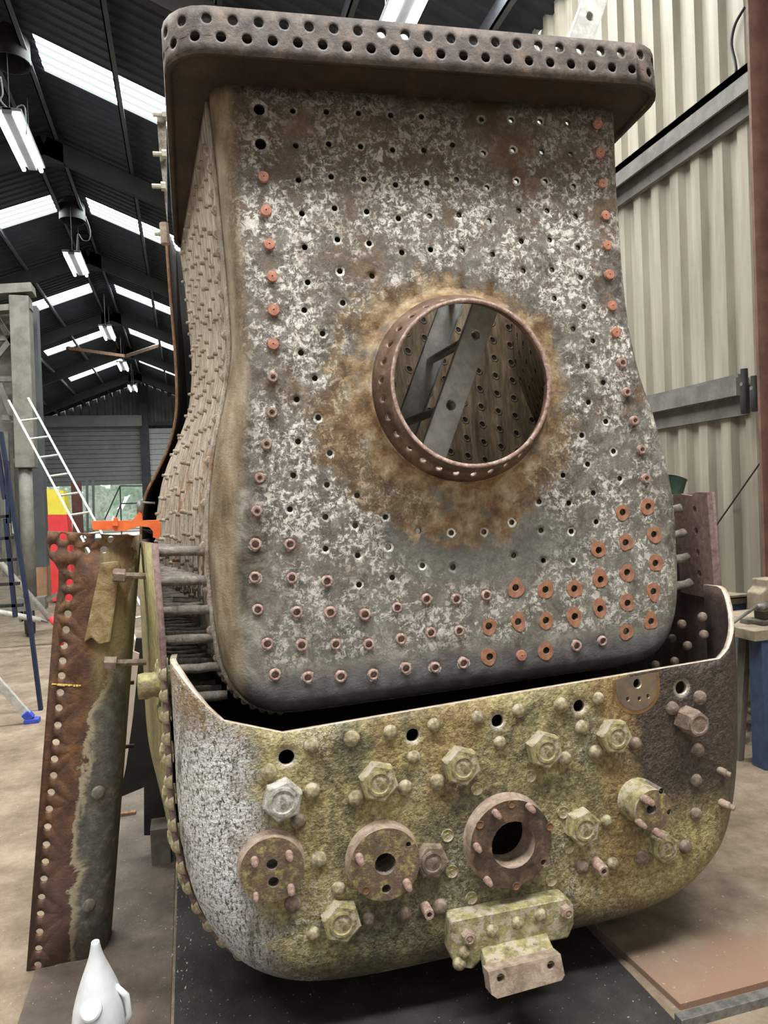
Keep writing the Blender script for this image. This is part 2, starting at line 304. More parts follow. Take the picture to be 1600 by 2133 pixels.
# ------------------------------------------------------------ object helpers
def link(o, parent=None):
    COL.objects.link(o)
    if parent: o.parent = parent
    return o
def tag(o, label=None, cat=None, group=None, kind=None):
    if label: o['label'] = label
    if cat: o['category'] = cat
    if group: o['group'] = group
    if kind: o['kind'] = kind
    return o
def empty(name, loc=(0, 0, 0), rz=0., mat=None):
    o = bpy.data.objects.new(name, None); o.empty_display_size = .1
    COL.objects.link(o)
    if mat is not None: o.matrix_world = mat
    else: o.location = loc; o.rotation_euler.z = rz
    return o
def mesh(name, vs, fs, mats, smooth=False, fm=None, attr=None, recalc=True):
    me = bpy.data.meshes.new(name); me.from_pydata([tuple(v) for v in vs], [], fs)
    if not isinstance(mats, (list, tuple)): mats = [mats]
    for m_ in mats: me.materials.append(M[m_] if isinstance(m_, str) else m_)
    if fm:
        for p_, k in zip(me.polygons, fm): p_.material_index = k
    if attr is not None:
        at = me.attributes.new('rim', 'FLOAT', 'POINT')
        for i, v in enumerate(attr): at.data[i].value = v
    if recalc:
        bm = bmesh.new(); bm.from_mesh(me); bmesh.ops.recalc_face_normals(bm, faces=bm.faces); bm.to_mesh(me); bm.free()
    if smooth:
        for p_ in me.polygons: p_.use_smooth = True
    return me
def obj(name, me, parent=None, loc=None):
    o = bpy.data.objects.new(name, me); link(o, parent)
    if loc is not None: o.location = loc
    return o
class MB:
    def __init__(s): s.v = []; s.f = []; s.m = []; s.k = 0
    def add(s, vs, fs):
        b = len(s.v); s.v += [Vector(v) for v in vs]; s.f += [tuple(i+b for i in f) for f in fs]; s.m += [s.k]*len(fs); return s
    def box(s, lo, hi, M_=None):
        x0, y0, z0_ = lo; x1, y1, z1 = hi
        vs = [Vector(q) for q in ((x0, y0, z0_), (x1, y0, z0_), (x1, y1, z0_), (x0, y1, z0_), (x0, y0, z1), (x1, y0, z1), (x1, y1, z1), (x0, y1, z1))]
        if M_: vs = [M_ @ v for v in vs]
        return s.add(vs, [(0, 3, 2, 1), (4, 5, 6, 7), (0, 1, 5, 4), (1, 2, 6, 5), (2, 3, 7, 6), (3, 0, 4, 7)])
    def bar(s, A, B, wd, ht, up=(0, 0, 1)):
        A, B = Vector(A), Vector(B); d = (B-A).normalized(); up = Vector(up)
        if abs(d.dot(up.normalized())) > .98: up = Vector((0, 1, 0))
        x = d.cross(up).normalized(); y = x.cross(d).normalized(); vs = []
        for P in (A, B):
            for i, j in ((-1, -1), (1, -1), (1, 1), (-1, 1)): vs.append(P + x*(i*wd/2) + y*(j*ht/2))
        return s.add(vs, [(0, 1, 2, 3), (7, 6, 5, 4), (0, 4, 5, 1), (1, 5, 6, 2), (2, 6, 7, 3), (3, 7, 4, 0)])
    def tube(s, pts, r, n=12, cap=True, r2=None):
        pts = [Vector(q) for q in pts]; rings = []; prev = None
        for i, P in enumerate(pts):
            d = (pts[min(i+1, len(pts)-1)] - pts[max(i-1, 0)]).normalized()
            if prev is None:
                prev = d.orthogonal().normalized()
            x = (prev - d*prev.dot(d)).normalized(); prev = x; y = d.cross(x)
            rr = r if r2 is None else r + (r2-r)*i/(len(pts)-1)
            if isinstance(r, (list, tuple)): rr = r[i]
            rings.append([P + x*(rr*math.cos(2*PI*k/n)) + y*(rr*math.sin(2*PI*k/n)) for k in range(n)])
        vs = [v for q in rings for v in q]; fs = []
        for i in range(len(pts)-1):
            for k in range(n): fs.append((i*n+k, i*n+(k+1) % n, (i+1)*n+(k+1) % n, (i+1)*n+k))
        if cap: fs += [tuple(range(n))[::-1], tuple(range((len(pts)-1)*n, len(pts)*n))]
        return s.add(vs, fs)
    def lathe(s, prof, n=24, M_=None, seg=None):     # prof: (r, z)
        vs = []; fs = []
        for r, z in prof:
            for k in range(n):
                v = Vector((r*math.cos(2*PI*k/n), r*math.sin(2*PI*k/n), z)); vs.append(M_ @ v if M_ else v)
        for i in range(len(prof)-1):
            for k in range(n): fs.append((i*n+k, i*n+(k+1) % n, (i+1)*n+(k+1) % n, (i+1)*n+k))
        if prof[0][0] > 1e-6 and False: pass
        return s.add(vs, fs)
    def prism(s, poly, mapf, t0, t1):                # poly (a,b), mapf(a,b,t)
        n = len(poly); vs = [mapf(a_, b_, t0) for a_, b_ in poly] + [mapf(a_, b_, t1) for a_, b_ in poly]
        tri = geometry.tessellate_polygon([[Vector((a_, b_, 0)) for a_, b_ in poly]])
        fs = [tuple(t) for t in tri] + [tuple(i+n for i in t)[::-1] for t in tri]
        fs += [(i, (i+1) % n, (i+1) % n+n, i+n) for i in range(n)]
        return s.add(vs, fs)
    def build(s, name, mats, parent=None, smooth=False, bevel=0., loc=None, merge=False, ang=None):
        me = mesh(name, s.v, s.f, mats, smooth, s.m)
        if merge:
            bm = bmesh.new(); bm.from_mesh(me); bmesh.ops.remove_doubles(bm, verts=bm.verts, dist=1e-5); bmesh.ops.recalc_face_normals(bm, faces=bm.faces); bm.to_mesh(me); bm.free()
        o = obj(name, me, parent, loc)
        if bevel:
            b = o.modifiers.new('bevel', 'BEVEL'); b.width = bevel; b.segments = 2; b.limit_method = 'ANGLE'
        if ang: auto(me, ang)
        return o
def auto(me, deg=35):
    for p_ in me.polygons: p_.use_smooth = True
    bm = bmesh.new(); bm.from_mesh(me)
    for e in bm.edges:
        if len(e.link_faces) == 2 and e.calc_face_angle(0) > math.radians(deg): e.smooth = False
    bm.to_mesh(me); bm.free()
def inside(pt, poly):
    x, y = pt; c = False; n = len(poly); j = n-1
    for i in range(n):
        xi, yi = poly[i]; xj, yj = poly[j]
        if (yi > y) != (yj > y) and x < (xj-xi)*(y-yi)/(yj-yi)+xi: c = not c
        j = i
    return c
def sheet(poly, holes, extra=(), n=14, rimk=1.9):
    """triangulated flat region with round holes: returns 2D verts, tris, rim values"""
    pts = [Vector(q) for q in poly]; ed = [(i, (i+1) % len(poly)) for i in range(len(poly))]; rims = {}
    for h in holes:
        x, y, r = h[:3]; b = len(pts); k = n if r < .03 else 40
        if len(h) > 3: k = h[3]
        for i in range(k):
            t = 2*PI*i/k; rims[(round(x+r*math.cos(t), 5), round(y+r*math.sin(t), 5))] = 1.; pts.append(Vector((x+r*math.cos(t), y+r*math.sin(t))))
        ed += [(b+i, b+(i+1) % k) for i in range(k)]
        if rimk:
            for i in range(k):
                t = 2*PI*(i+.5)/k; q = (x+r*rimk*math.cos(t), y+r*rimk*math.sin(t))
                if inside(q, poly): pts.append(Vector(q))
    for q in extra:
        if all((q[0]-h[0])**2+(q[1]-h[1])**2 > (h[2]*1.15)**2 for h in holes): pts.append(Vector(q))
    V, E_, F_, *_ = geometry.delaunay_2d_cdt(pts, ed, [], 0, 1e-6)
    out = []
    for f in F_:
        cx = sum(V[i].x for i in f)/len(f); cy = sum(V[i].y for i in f)/len(f)
        if not inside((cx, cy), poly): continue
        if any((cx-h[0])**2+(cy-h[1])**2 < (h[2]*.985)**2 for h in holes): continue
        out.append(tuple(f))
    at = [rims.get((round(v.x, 5), round(v.y, 5)), 0.) for v in V]
    return [(v.x, v.y) for v in V], out, at
def catmull(pts, sub=4):
    out = []; n = len(pts)
    for i in range(n-1):
        p0 = pts[max(i-1, 0)]; p1 = pts[i]; p2 = pts[i+1]; p3 = pts[min(i+2, n-1)]
        for k in range(sub):
            t = k/sub; out.append(tuple(.5*((2*p1[j]) + (-p0[j]+p2[j])*t + (2*p0[j]-5*p1[j]+4*p2[j]-p3[j])*t*t + (-p0[j]+3*p1[j]-3*p2[j]+p3[j])*t**3) for j in (0, 1)))
    out.append(tuple(pts[-1])); return out
def normals(path):                        # inward normals for a path running down the left side and up the right
    out = []
    for i in range(len(path)):
        A = path[max(i-1, 0)]; B = path[min(i+1, len(path)-1)]; dx, dy = B[0]-A[0], B[1]-A[1]; l = math.hypot(dx, dy) or 1
        out.append((-dy/l, dx/l))
    return out
def frame(P, nrm, spin=0.):
    nrm = Vector(nrm).normalized(); q = nrm.to_track_quat('Z', 'Y'); return Matrix.Translation(P) @ q.to_matrix().to_4x4() @ Matrix.Rotation(spin, 4, 'Z')
def inst(name, me, parent, P, nrm, spin=0., sc=1.):
    o = bpy.data.objects.new(name, me); link(o, parent); o.matrix_local = frame(P, nrm, spin) @ Matrix.Scale(sc, 4); return o
def solid(o, t, off=-1, mats=None, rim=0):
    s = o.modifiers.new('thickness', 'SOLIDIFY'); s.thickness = t; s.offset = off; s.material_offset_rim = rim; s.use_quality_normals = False
    if mats is not None: s.material_offset = mats
    return s
NEG = Vector((0, -1, 0))

# shared small meshes (axis +Z, base at 0)
def lm(name, prof, mats, n=16, smooth=True, jit=0.):
    b = MB(); b.lathe(prof, n)
    if jit:
        for v in b.v: v += Vector([random.uniform(-jit, jit) for _ in range(3)])
    me = mesh(name, b.v, b.f, mats)
    bm = bmesh.new(); bm.from_mesh(me); bmesh.ops.remove_doubles(bm, verts=bm.verts, dist=1e-6); bmesh.ops.recalc_face_normals(bm, faces=bm.faces); bm.to_mesh(me); bm.free()
    auto(me, 40); return me
def dome_prof(r, h, k=6): return [(r*1.04, -.004), (r*1.04, .001)] + [(r*math.cos(PI/2*i/k), .001+h*math.sin(PI/2*i/k)) for i in range(k)] + [(0, h+.001)]
DOME = lm('rivet', dome_prof(.021, .017), 'dome'); DOMEB = lm('rivet_brown', dome_prof(.021, .017), 'browndome'); DOMES = lm('rivet_side', dome_prof(.024, .022), 'dome')
DOMEW = lm('rivet_inner', dome_prof(.016, .018), 'side'); DOMED = lm('rivet_dark', dome_prof(.018, .012), 'rustbar')
FLUSH = lm('flush_stay_end', [(.021, -.002), (.021, .0028), (.0185, .0035), (.017, .0015), (.008, .0012), (.006, .003), (0, .003)], 'green')
STUD = lm('copper_stud', [(.0185, -.004), (.0185, .008), (.017, .0105), (.003, .0115), (.002, .007), (0, .007)], 'copper')
HOLLOW = lm('hollow_stay', [(.020, -.003), (.0195, .004), (.0165, .0085), (.0125, .009), (.0110, .006), (.0105, -.012), (0, -.012)], 'stayring')
HOLLOWD = lm('hollow_stay_dark', [(.018, -.003), (.018, .012), (.015, .016), (.009, .016), (.008, .008), (.004, .008), (.003, .0), (0, .0)], 'stayring')
STUB = lm('stay_stub', [(.010, -.006), (.010, .014), (.007, .020), (0, .021)], 'side', 10)
PIN = lm('stud', [(.0115, -.005), (.0115, .02), (.0095, .0205), (.0085, .036), (.005, .039), (0, .039)], 'stayring', 14, jit=.0006)
PINL = lm('long_stud', [(.013, -.02), (.0125, .055), (.009, .058), (.0085, .072), (0, .072)], 'pink', 14, jit=.0008)
TUBEST = lm('tube_stud', [(.019, -.01), (.0185, .05), (.0165, .056), (.0095, .056), (.009, .03), (0, .03)], 'stayring', 16, jit=.0006)
RECESS = lm('bolt_recess', [(.013, .0), (.013, .0015), (.0105, .0018), (.0095, -.0), (.0, -.0)], 'rustbar', 14)
def hexnut(name, r, h, mats, face=.62, ringed=True):
    b = MB(); n = 6
    P = [(r*1.05, 0), (r*1.05, .004), (r, .006)]
    vs = []; fs = []
    zs = [(r*1.0, -.004), (r*1.0, h*.86), (r*.88, h)]
    for rr, z in zs:
        for k in range(6): vs.append(Vector((rr*math.cos(PI/3*k), rr*math.sin(PI/3*k), z)))
    for i in range(2):
        for k in range(6): fs.append((i*6+k, i*6+(k+1) % 6, (i+1)*6+(k+1) % 6, (i+1)*6+k))
    fs.append(tuple(range(12, 18))); b.add(vs, fs)
    if ringed: b.lathe([(r*face, h-.002), (r*face, h+.003), (r*face*.8, h+.004), (r*face*.72, h+.0005), (r*.3, h+.0005), (r*.2, h+.0025), (0, h+.0025)], 20)
    me = mesh(name, b.v, b.f, mats); auto(me, 30); return me
NUT = hexnut('hex_plug', .056, .036, 'green'); NUTW = hexnut('hex_plug_white', .056, .036, 'pale', .7); NUTD = hexnut('hex_plug_dark', .050, .026, 'browndome', .66); NUTS = hexnut('square_nut', .034, .03, 'green', .6)
BOLT = hexnut('bolt_head', .018, .014, 'cream', .6); BOLTR = hexnut('bolt_head_rusty', .02, .016, 'browndome', .6)

# ============================================================ SHED
RX, RH, RS = -2.43, 9.4, .4
def rz(x): return RH - RS*abs(x-RX)
XR, XL, YF, YB = 4.0, -8.86, 46.0, -3.0
st = lambda o: tag(o, kind='structure')
b = MB(); b.box((XL-.2, YB, -.3), (XR+.2, YF+.1, 0)); st(b.build('floor', 'floor'))
def corr(p0, p1, pitch, depth, n_out):
    """trapezoid corrugation points from p0 to p1 (2D), depth along n_out"""
    d = Vector(p1)-Vector(p0); ln = d.length; d.normalize(); k = int(ln/pitch); pts = []
    for i in range(k):
        for f, dd in ((0, 0), (.38, 0), (.5, 1), (.88, 1)):
            s_ = (i+f)*pitch; pts.append((p0[0]+d.x*s_+n_out[0]*depth*dd, p0[1]+d.y*s_+n_out[1]*depth*dd))
    pts.append(tuple(p1)); return pts
def wall_sheet(name, pts, zf0, zf1, mats):
    vs = []; fs = []
    for i, (x, y) in enumerate(pts): vs += [(x, y, zf0), (x, y, zf1(x) if callable(zf1) else zf1)]
    fs = [(2*i, 2*i+2, 2*i+3, 2*i+1) for i in range(len(pts)-1)]
    me = mesh(name, vs, fs, mats, recalc=False); return st(obj(name, me))
ww = wall_sheet('wall_right', corr((XR, YB), (XR, YF), .25, .05, (1, 0)), 0, rz(XR)+.1, 'wall'); solid(ww, .003)
wl = wall_sheet('wall_left', corr((XL, YB), (XL, YF), .5, .05, (-1, 0)), 0, rz(XL)+.1, 'gable')
# gable with doorway: built from three sheets as one wall
gd = [on(92, 1008, 1, YF), on(296, 1008, 1, YF)]
gx0, gx1, gz = gd[0].x, gd[1].x, gd[1].z
b = MB()
def gsheet(x0, x1, zlo, zhi):
    pts = corr((x0, YF), (x1, YF), .45, .06, (0, 1)); vs = []
    for x, y in pts: vs += [(x, y, zlo), (x, y, zhi if zhi else rz(x))]
    b.add(vs, [(2*i, 2*i+2, 2*i+3, 2*i+1) for i in range(len(pts)-1)])
gsheet(XL, gx0, 0, None); gsheet(gx0, gx1, gz, None); gsheet(gx1, XR, 0, None); st(b.build('wall_back', 'gable'))
# raised roller shutter in front of the gable, and the closed one beside it
dz = on(200, 880, 1, YF-.3).z
b = MB(); nsl = 14
for i in range(nsl): b.box((gx0-.1, YF-.38, gz+(dz-gz)*i/nsl), (gx1+.1, YF-.30+.02*(i % 2), gz+(dz-gz)*(i+.9)/nsl))
b.box((gx0-.2, YF-.9, dz-.3), (gx1+.2, YF-.3, dz+.35)); st(b.build('door_1', 'shutter'))
qa, qb = on(308, 892, 1, YF-.3), on(372, 1095, 1, YF-.3)
b = MB()
for i in range(20): b.box((qa.x, YF-.38, .1+(qa.z-.1)*i/20), (qb.x+1.5, YF-.3, .1+(qa.z-.1)*(i+.92)/20))
st(b.build('door_2', 'white'))
tn = [0]
def trim(b, mats, **k):
    tn[0] += 1; return st(b.build('trim_%d' % tn[0], mats, **k))
b = MB(); q1 = on(300, 880, 1, YF-.5); b.box((q1.x-.25, YF-.7, 0), (q1.x+.25, YF-.4, rz(q1.x)-.3)); trim(b, 'purlin')
zz = on(200, 884, 1, YF-.4).z; b = MB(); b.box((XL, YF-.6, zz-.12), (XR, YF-.4, zz+.12)); trim(b, 'purlin')
# roof slopes with openings for the skylight strips
SKY_R = [(-2.05, .95), (12.4, 18.5, 25.55, 31.4, 37.7)]
rows = [-.6, 5.9, 12.4, 18.6, 25.6, 31.7, 38.0]; sk = {1: (-2.03, 3.6), -1: (-2.83, -5.35)}
ncount = 0
def roof(side):
    """corrugations run down the slope; each skylight bay is left open and glazed by a window"""
    global ncount
    x0, x1 = (RX, XR+.1) if side > 0 else (RX, XL-.1)
    sa, sb = sk[side]
    def strip(bm_, ya, yb, xa, xb, dz=0.):
        n = max(1, round((yb-ya)/.25)); pit = (yb-ya)/n; ys = []
        for i in range(n):
            for f, d in ((0, 0), (.4, 0), (.5, 1), (.9, 1)): ys.append((ya+(i+f)*pit, d*.035))
        ys.append((yb, 0)); vs = []
        for y, d in ys: vs += [(xa, y, rz(xa)+d+dz), (xb, y, rz(xb)+d+dz)]
        bm_.add(vs, [(2*i, 2*i+2, 2*i+3, 2*i+1) for i in range(len(ys)-1)])
    b = MB(); y = YB
    for r_ in rows:
        strip(b, y, r_, x0, x1); strip(b, r_, r_+1., x0, sa); strip(b, r_, r_+1., sb, x1)
        wv = MB(); strip(wv, r_, r_+1., sa, sb); ncount += 1; wv.m = [j % 2 for j in range(len(wv.f))]; st(wv.build('window_%d' % ncount, ['skynear' if r_ < 8 else 'sky', 'skyweb'])); y = r_+1.
    strip(b, y, YF, x0, x1); return b
b1 = roof(1); b2 = roof(-1); off = len(b1.v); b1.v += b2.v; b1.f += [tuple(i+off for i in f) for f in b2.f]; b1.m += b2.m
st(b1.build('ceiling', 'roof'))
for x in (-2.2, -.8, .65, 2.1, 3.5, -2.72, -4.1, -5.55, -7., -8.3):
    b = MB(); zt = rz(x)-.03; n = 10
    b.box((x-.035, YB, zt-.2), (x-.015, YF, zt)); b.box((x-.035, YB, zt-.2), (x+.05, YF, zt-.18)); trim(b, 'purlin')
for y in (3.2, 9.3, 15.6, 22.2, 28.7, 35., 41.5):
    b = MB()
    for sgn, xe in ((1, XR), (-1, XL)):
        b.bar((RX, y, rz(RX)-.42), (xe, y, rz(xe)-.42), .16, .36)
    b.box((RX-.35, y-.08, rz(RX)-.78), (RX+.35, y+.08, rz(RX)-.2))
    b.bar((XL+.1, y, 0), (XL+.1, y, rz(XL)-.3), .3, .3); 
    if y > 4: b.bar((XR-.2, y, 0), (XR-.2, y, rz(XR)-.3), .16, .3)
    trim(b, 'rafter')
for (A, B_) in (((140, 725), (262, 742)), ((262, 742), (352, 712))):
    b = MB(); b.bar(on(*A, 1, 30.), on(*B_, 1, 33.), .12, .12); trim(b, 'rustbar')
# steelwork in the top right corner behind the ring
b = MB(); b.bar(on(1000, 115, 1, 11), on(1110, -40, 1, 9), .12, .3); b.bar(on(1060, 130, 1, 11), on(1170, -40, 1, 9), .1, .2); trim(b, 'purlin')
b = MB(); b.bar(on(1045, 110, 1, 10.6), on(1150, -60, 1, 9), .16, .12); trim(b, 'redbrown')
# right wall rails, angle brackets
b = MB(); b.box((XR-.14, YB, 4.5), (XR, YF, 4.56)); b.box((XR-.14, YB, 4.38), (XR-.12, YF, 4.56)); b.box((XR-.05, YB, 4.26), (XR, YF, 4.5)); trim(b, 'rail')
b = MB(); b.box((XR-.12, 4.3, 2.30), (XR, YF, 2.43)); b.box((XR-.10, 4.3, 2.43), (XR-.03, YF, 2.455)); b.box((XR-.04, 4.3, 2.16), (XR, YF, 2.3)); trim(b, 'rail')
# post at the right edge
pa = on(1556, 100, 0, 3.46); yp = pa.y
b = MB(); b.box((3.46, yp-.02, 0), (3.80, yp, rz(3.6)-.3)); b.box((3.62, yp-.24, 0), (3.64, yp-.02, rz(3.6)-.3)); b.box((3.46, yp-.26, 0), (3.80, yp-.24, rz(3.6)-.3))
trim(b, 'post')

# ---- ceiling lights
def light(P, ln, name_label, grp='twin tube lights hung under the ridge', ang=0., wd=.2, drop=1.2):
    t = empty('ceiling_light', P); t.rotation_euler.z = ang
    tag(t, name_label, 'light', grp)
    b = MB(); b.box((-wd*.36, -ln/2-.03, .0), (wd*.36, ln/2+.03, .10)); b.box((-wd*1.05, -ln/2-.03, .05), (wd*1.05, ln/2+.03, .10)); b.build('housing', 'gable', t, bevel=.01)
    for s in (-1, 1):
        b = MB(); b.tube([(s*wd*.72, -ln/2, -.01), (s*wd*.72, ln/2, -.01)], .036, 10); b.build('tube', 'tube', t)
        b = MB(); b.tube([(0, s*ln*.4, .1), (0, s*ln*.4, drop)], .006, 6); b.build('hanger', 'purlin', t)
    return t
Z1 = 7.88
for i, (y0_, y1_, d) in enumerate([(12.3, 14.2, 'nearest twin tube light under the ridge, high at the left edge'), (18.7, 20.3, 'second twin tube light under the ridge, below two broad skylights'),
                        (26.0, 27.8, 'third twin tube light, overlapping a left roof skylight'), (32.3, 33.9, 'fourth twin tube light under the ridge, at the tip of a skylight'), (38.2, 39.8, 'farthest twin tube light, in front of the grey gable')]):
    light(Vector((RX, (y0_+y1_)/2, Z1)), y1_-y0_, d, 'twin tube lights under the ridge')
c = (on(850, 10, 2, 6.2)); light(c + Vector((0, .1, 0)), 1.5, 'twin tube light above the top edge of the rusty ring', None, 0, .16, 1.0)
for i, (x, y) in enumerate([(92, 232), (20, 100), (150, 440), (176, 478), (222, 590), (236, 640), (268, 728)]):
    P = on(x, y, 0, RX)
    t = empty('roof_vent', P); dsc = ['beside the nearest twin tube light', 'topmost at the left edge of the photo', 'between the two second skylights', 'just below the one between the second skylights', 'between the third skylights', 'just below the one between the third skylights', 'between the fourth skylights'][i]
    tag(t, 'dark domed roof vent shade ' + dsc, 'vent', 'round vent shades along the ridge')
    b = MB(); b.lathe([(0, .34), (.22, .32), (.30, .22), (.31, -.25), (.29, -.25), (.27, .2), (0, .28)], 20); b.build('shade', 'rafter', t, ang=40)
    b = MB(); b.tube([(0, 0, .3), (0, 0, max(.6, rz(RX)-P.z))], .02, 6); b.build('drop_rod', 'purlin', t)
# cables looping by the lights
for k, pts in enumerate([[(2, 160), (6, 195), (2, 210), (28, 235), (38, 222), (52, 225), (55, 280)], [(178, 450), (188, 480), (185, 500), (172, 500), (162, 488), (160, 530)]]):
    b = MB(); P = [tuple(q) for q in pts]; cv = [on(x, y, 1, 12.6 if k == 0 else 18.8) for x, y in catmull(P, 4)]
    b.tube(cv, .012, 6); tag(b.build('hanging_cable', 'gable', smooth=True), ['grey cable looping beside the nearest ridge light', 'grey cable looping above the second ridge light'][k], 'cable')

# ============================================================ FIREBOX
root = empty('locomotive_firebox', mat=MF)
tag(root, 'huge rusty upside-down locomotive firebox covered in rivets and stays', 'boiler')
# ---- inner end plate
PIN_px = [(-.470, 1.42), (-.466, 1.30), (-.460, 1.148), (-.457, .953), (-.455, .791), (-.456, .629), (-.466, .533), (-.490, .42), (-.522, .309), (-.556, .15), (-.577, -.009), (-.583, -.168),
          (-.578, -.36), (-.560, -.48), (-.515, -.57), (-.44, -.625), (-.34, -.643), (-.1, -.645), (.28, -.645), (.66, -.643), (.88, -.643), (1.0, -.622), (1.075, -.56), (1.12, -.46), (1.14, -.33), (1.146, -.168), (1.145, -.03), (1.124, .13), (1.088, .297), (1.050, .42), (1.028, .53), (1.012, .66), (1.006, .80), (1.006, .953), (1.008, 1.148), (1.014, 1.30), (1.020, 1.42)]
path = catmull(PIN_px, 3); nr = normals(path); nr[0] = (1, 0); nr[-1] = (-1, 0)
RF = .075
def scale_in(u, v, w):
    t = max(0., (w-.1))/1.3; s_ = min(1., max(0., (.9-v)/.7)); k = 1.19+.11*s_*s_*(3-2*s_)
    return .275 + (u-.275)*(1+(k-1)*t), v
inset = [(p_[0]+n_[0]*RF, p_[1]+n_[1]*RF*(1 if 0 < i < len(path)-1 else 0)) for i, (p_, n_) in enumerate(zip(path, nr))]
H1 = [(610,231),(680,233),(747,236),(814,240),(878,243),(1003,249),(1065,250),(1125,253),(1183,255),
 (616,303),(685,300),(751,305),(818,312),(883,313),(943,302),(1007,319),(1069,312),(1129,316),(1189,321),
 (622,375),(690,368),(758,373),(824,385),(889,381),(951,374),(1014,391),(1076,377),(1136,378),(1195,388),
 (629,445),(697,434),(764,441),(830,455),(895,450),(956,448),(1019,460),(1081,439),(1140,439),(1199,451),
 (635,515),(703,499),(769,507),(837,526),(897,520),(963,521),(1026,530),(1086,503),(1145,500),(1204,516),
 (641,588),(708,565),(775,575),(1090,564),(1150,562),(1210,578),(634,646),(714,631),(1155,622),(1216,639),
 (627,735),(672,695),(1194,685),(1235,710),(656,788),(618,832),(1224,763),(1257,797),(663,870),(1226,838),(1262,878),
 (621,920),(687,944),(1212,907),(1278,940),(611,990),(681,1010),(1224,967),(1291,997),(604,1061),(678,1077),(744,1032),(740,1095),(803,1077),(872,1106),(1173,990),(1236,1027),
 (678,1143),(745,1157),(809,1140),(880,1178),(940,1110),(1008,1108),(1066,1088),(1123,1045),(1185,1048),(1127,1105),(1190,1107),(1242,1087),
 (748,1218),(817,1203),(944,1182),(1070,1157),(1132,1168),(1194,1167)]
HBIG = [(540,228),(543,300)]
ST = [(549,370),(554,440),(561,510),(567,577),(570,647),(569,718),(1244,259),(1248,320),(1254,384),(1260,450),(1264,512),(1268,573),(1274,638),(1282,693),(1085,1365)]
SD = [(568,787),(566,860),(555,926),(541,996),(535,1065),(1293,757),(1303,818),(1319,877),(1334,937),(1343,997)]
HR = [(532,1134),(604,1134),(531,1203),(608,1204),(681,1211),(537,1270),(618,1275),(688,1276),(760,1280),(827,1266),(888,1248),(950,1248),(1013,1240),
 (557,1341),(628,1344),(699,1342),(768,1342),(835,1331),(897,1318),(956,1314),(573,1405),(641,1411),(710,1409),(778,1405),(845,1392),(906,1390),(965,1381),(1200,1345),(1254,1335)]
CP = [(1297,1067),(1350,1055),(1303,1130),(1362,1113),(1247,1146),(1365,1173),(1306,1192),(1251,1207),(1074,1224),(1136,1228),(1196,1226),(1361,1232),(1307,1256),(1250,1268),(1018,1304),(1079,1295),(1137,1292),(1197,1284),(1356,1294),(1304,1315),(1020,1368),(1138,1355)]
FC = (.305, .402); FR = .285
holes = [(*fb(x, y), .0098) for x, y in H1] + [(*fb(x, y), .0185) for x, y in HBIG] + [(*fb(x, y), .0125) for x, y in CP] + [(*fb(x, y), .0125) for x, y in HR] + [(FC[0], FC[1], FR+.075, 64)]
poly = inset
V2, T2, AT = sheet(poly, holes, rimk=2.5)
AT = [0. if (x-FC[0])**2+(y-FC[1])**2 < (FR+.09)**2 else k for (x, y), k in zip(V2, AT)]
vs = [L(x, y, 0) for x, y in V2]; fs = list(T2); at = list(AT)
# flanged edge
ths = [PI/2*k/6 for k in range(7)]; rowsv = []
for th in ths:
    ins = RF*(1-math.sin(th)); wz_ = RF*(1-math.cos(th))
    rowsv.append([(p_[0]+n_[0]*ins, p_[1]+(n_[1]*ins if 0 < i < len(path)-1 else 0), wz_) for i, (p_, n_) in enumerate(zip(path, nr))])
rowsv.append([(p_[0], p_[1], .115) for p_ in path])
b0 = len(vs)
for r_ in rowsv: vs += [L(*q) for q in r_]; at += [0.]*len(r_)
npth = len(path)
for i in range(len(rowsv)-1):
    for k in range(npth-1): fs.append((b0+i*npth+k, b0+i*npth+k+1, b0+(i+1)*npth+k+1, b0+(i+1)*npth+k))
# firehole flange: flare, tube, lip
def ringrow(r, w, n=64): return [L(FC[0]+r*math.cos(2*PI*k/n), FC[1]+r*math.sin(2*PI*k/n), w) for k in range(n)]
b0 = len(vs); fl = [(FR+.075, 0), (FR+.062, -.003), (FR+.051, -.010), (FR+.042, -.020), (FR+.037, -.032)]
for r, w_ in fl: vs += ringrow(r, w_); at += [0.]*64
for i in range(len(fl)-1):
    for k in range(64): fs.append((b0+i*64+k, b0+i*64+(k+1) % 64, b0+(i+1)*64+(k+1) % 64, b0+(i+1)*64+k))
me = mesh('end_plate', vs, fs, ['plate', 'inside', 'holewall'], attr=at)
bm = bmesh.new(); bm.from_mesh(me); bmesh.ops.remove_doubles(bm, verts=bm.verts, dist=2e-5); bmesh.ops.recalc_face_normals(bm, faces=bm.faces)
big = max(bm.faces, key=lambda f: f.calc_area())
if big.normal.y > 0: bmesh.ops.reverse_faces(bm, faces=bm.faces)
bm.to_mesh(me); bm.free(); auto(me, 50)
ep = obj('end_plate', me, root); solid(ep, .014, -1, 1, 2)
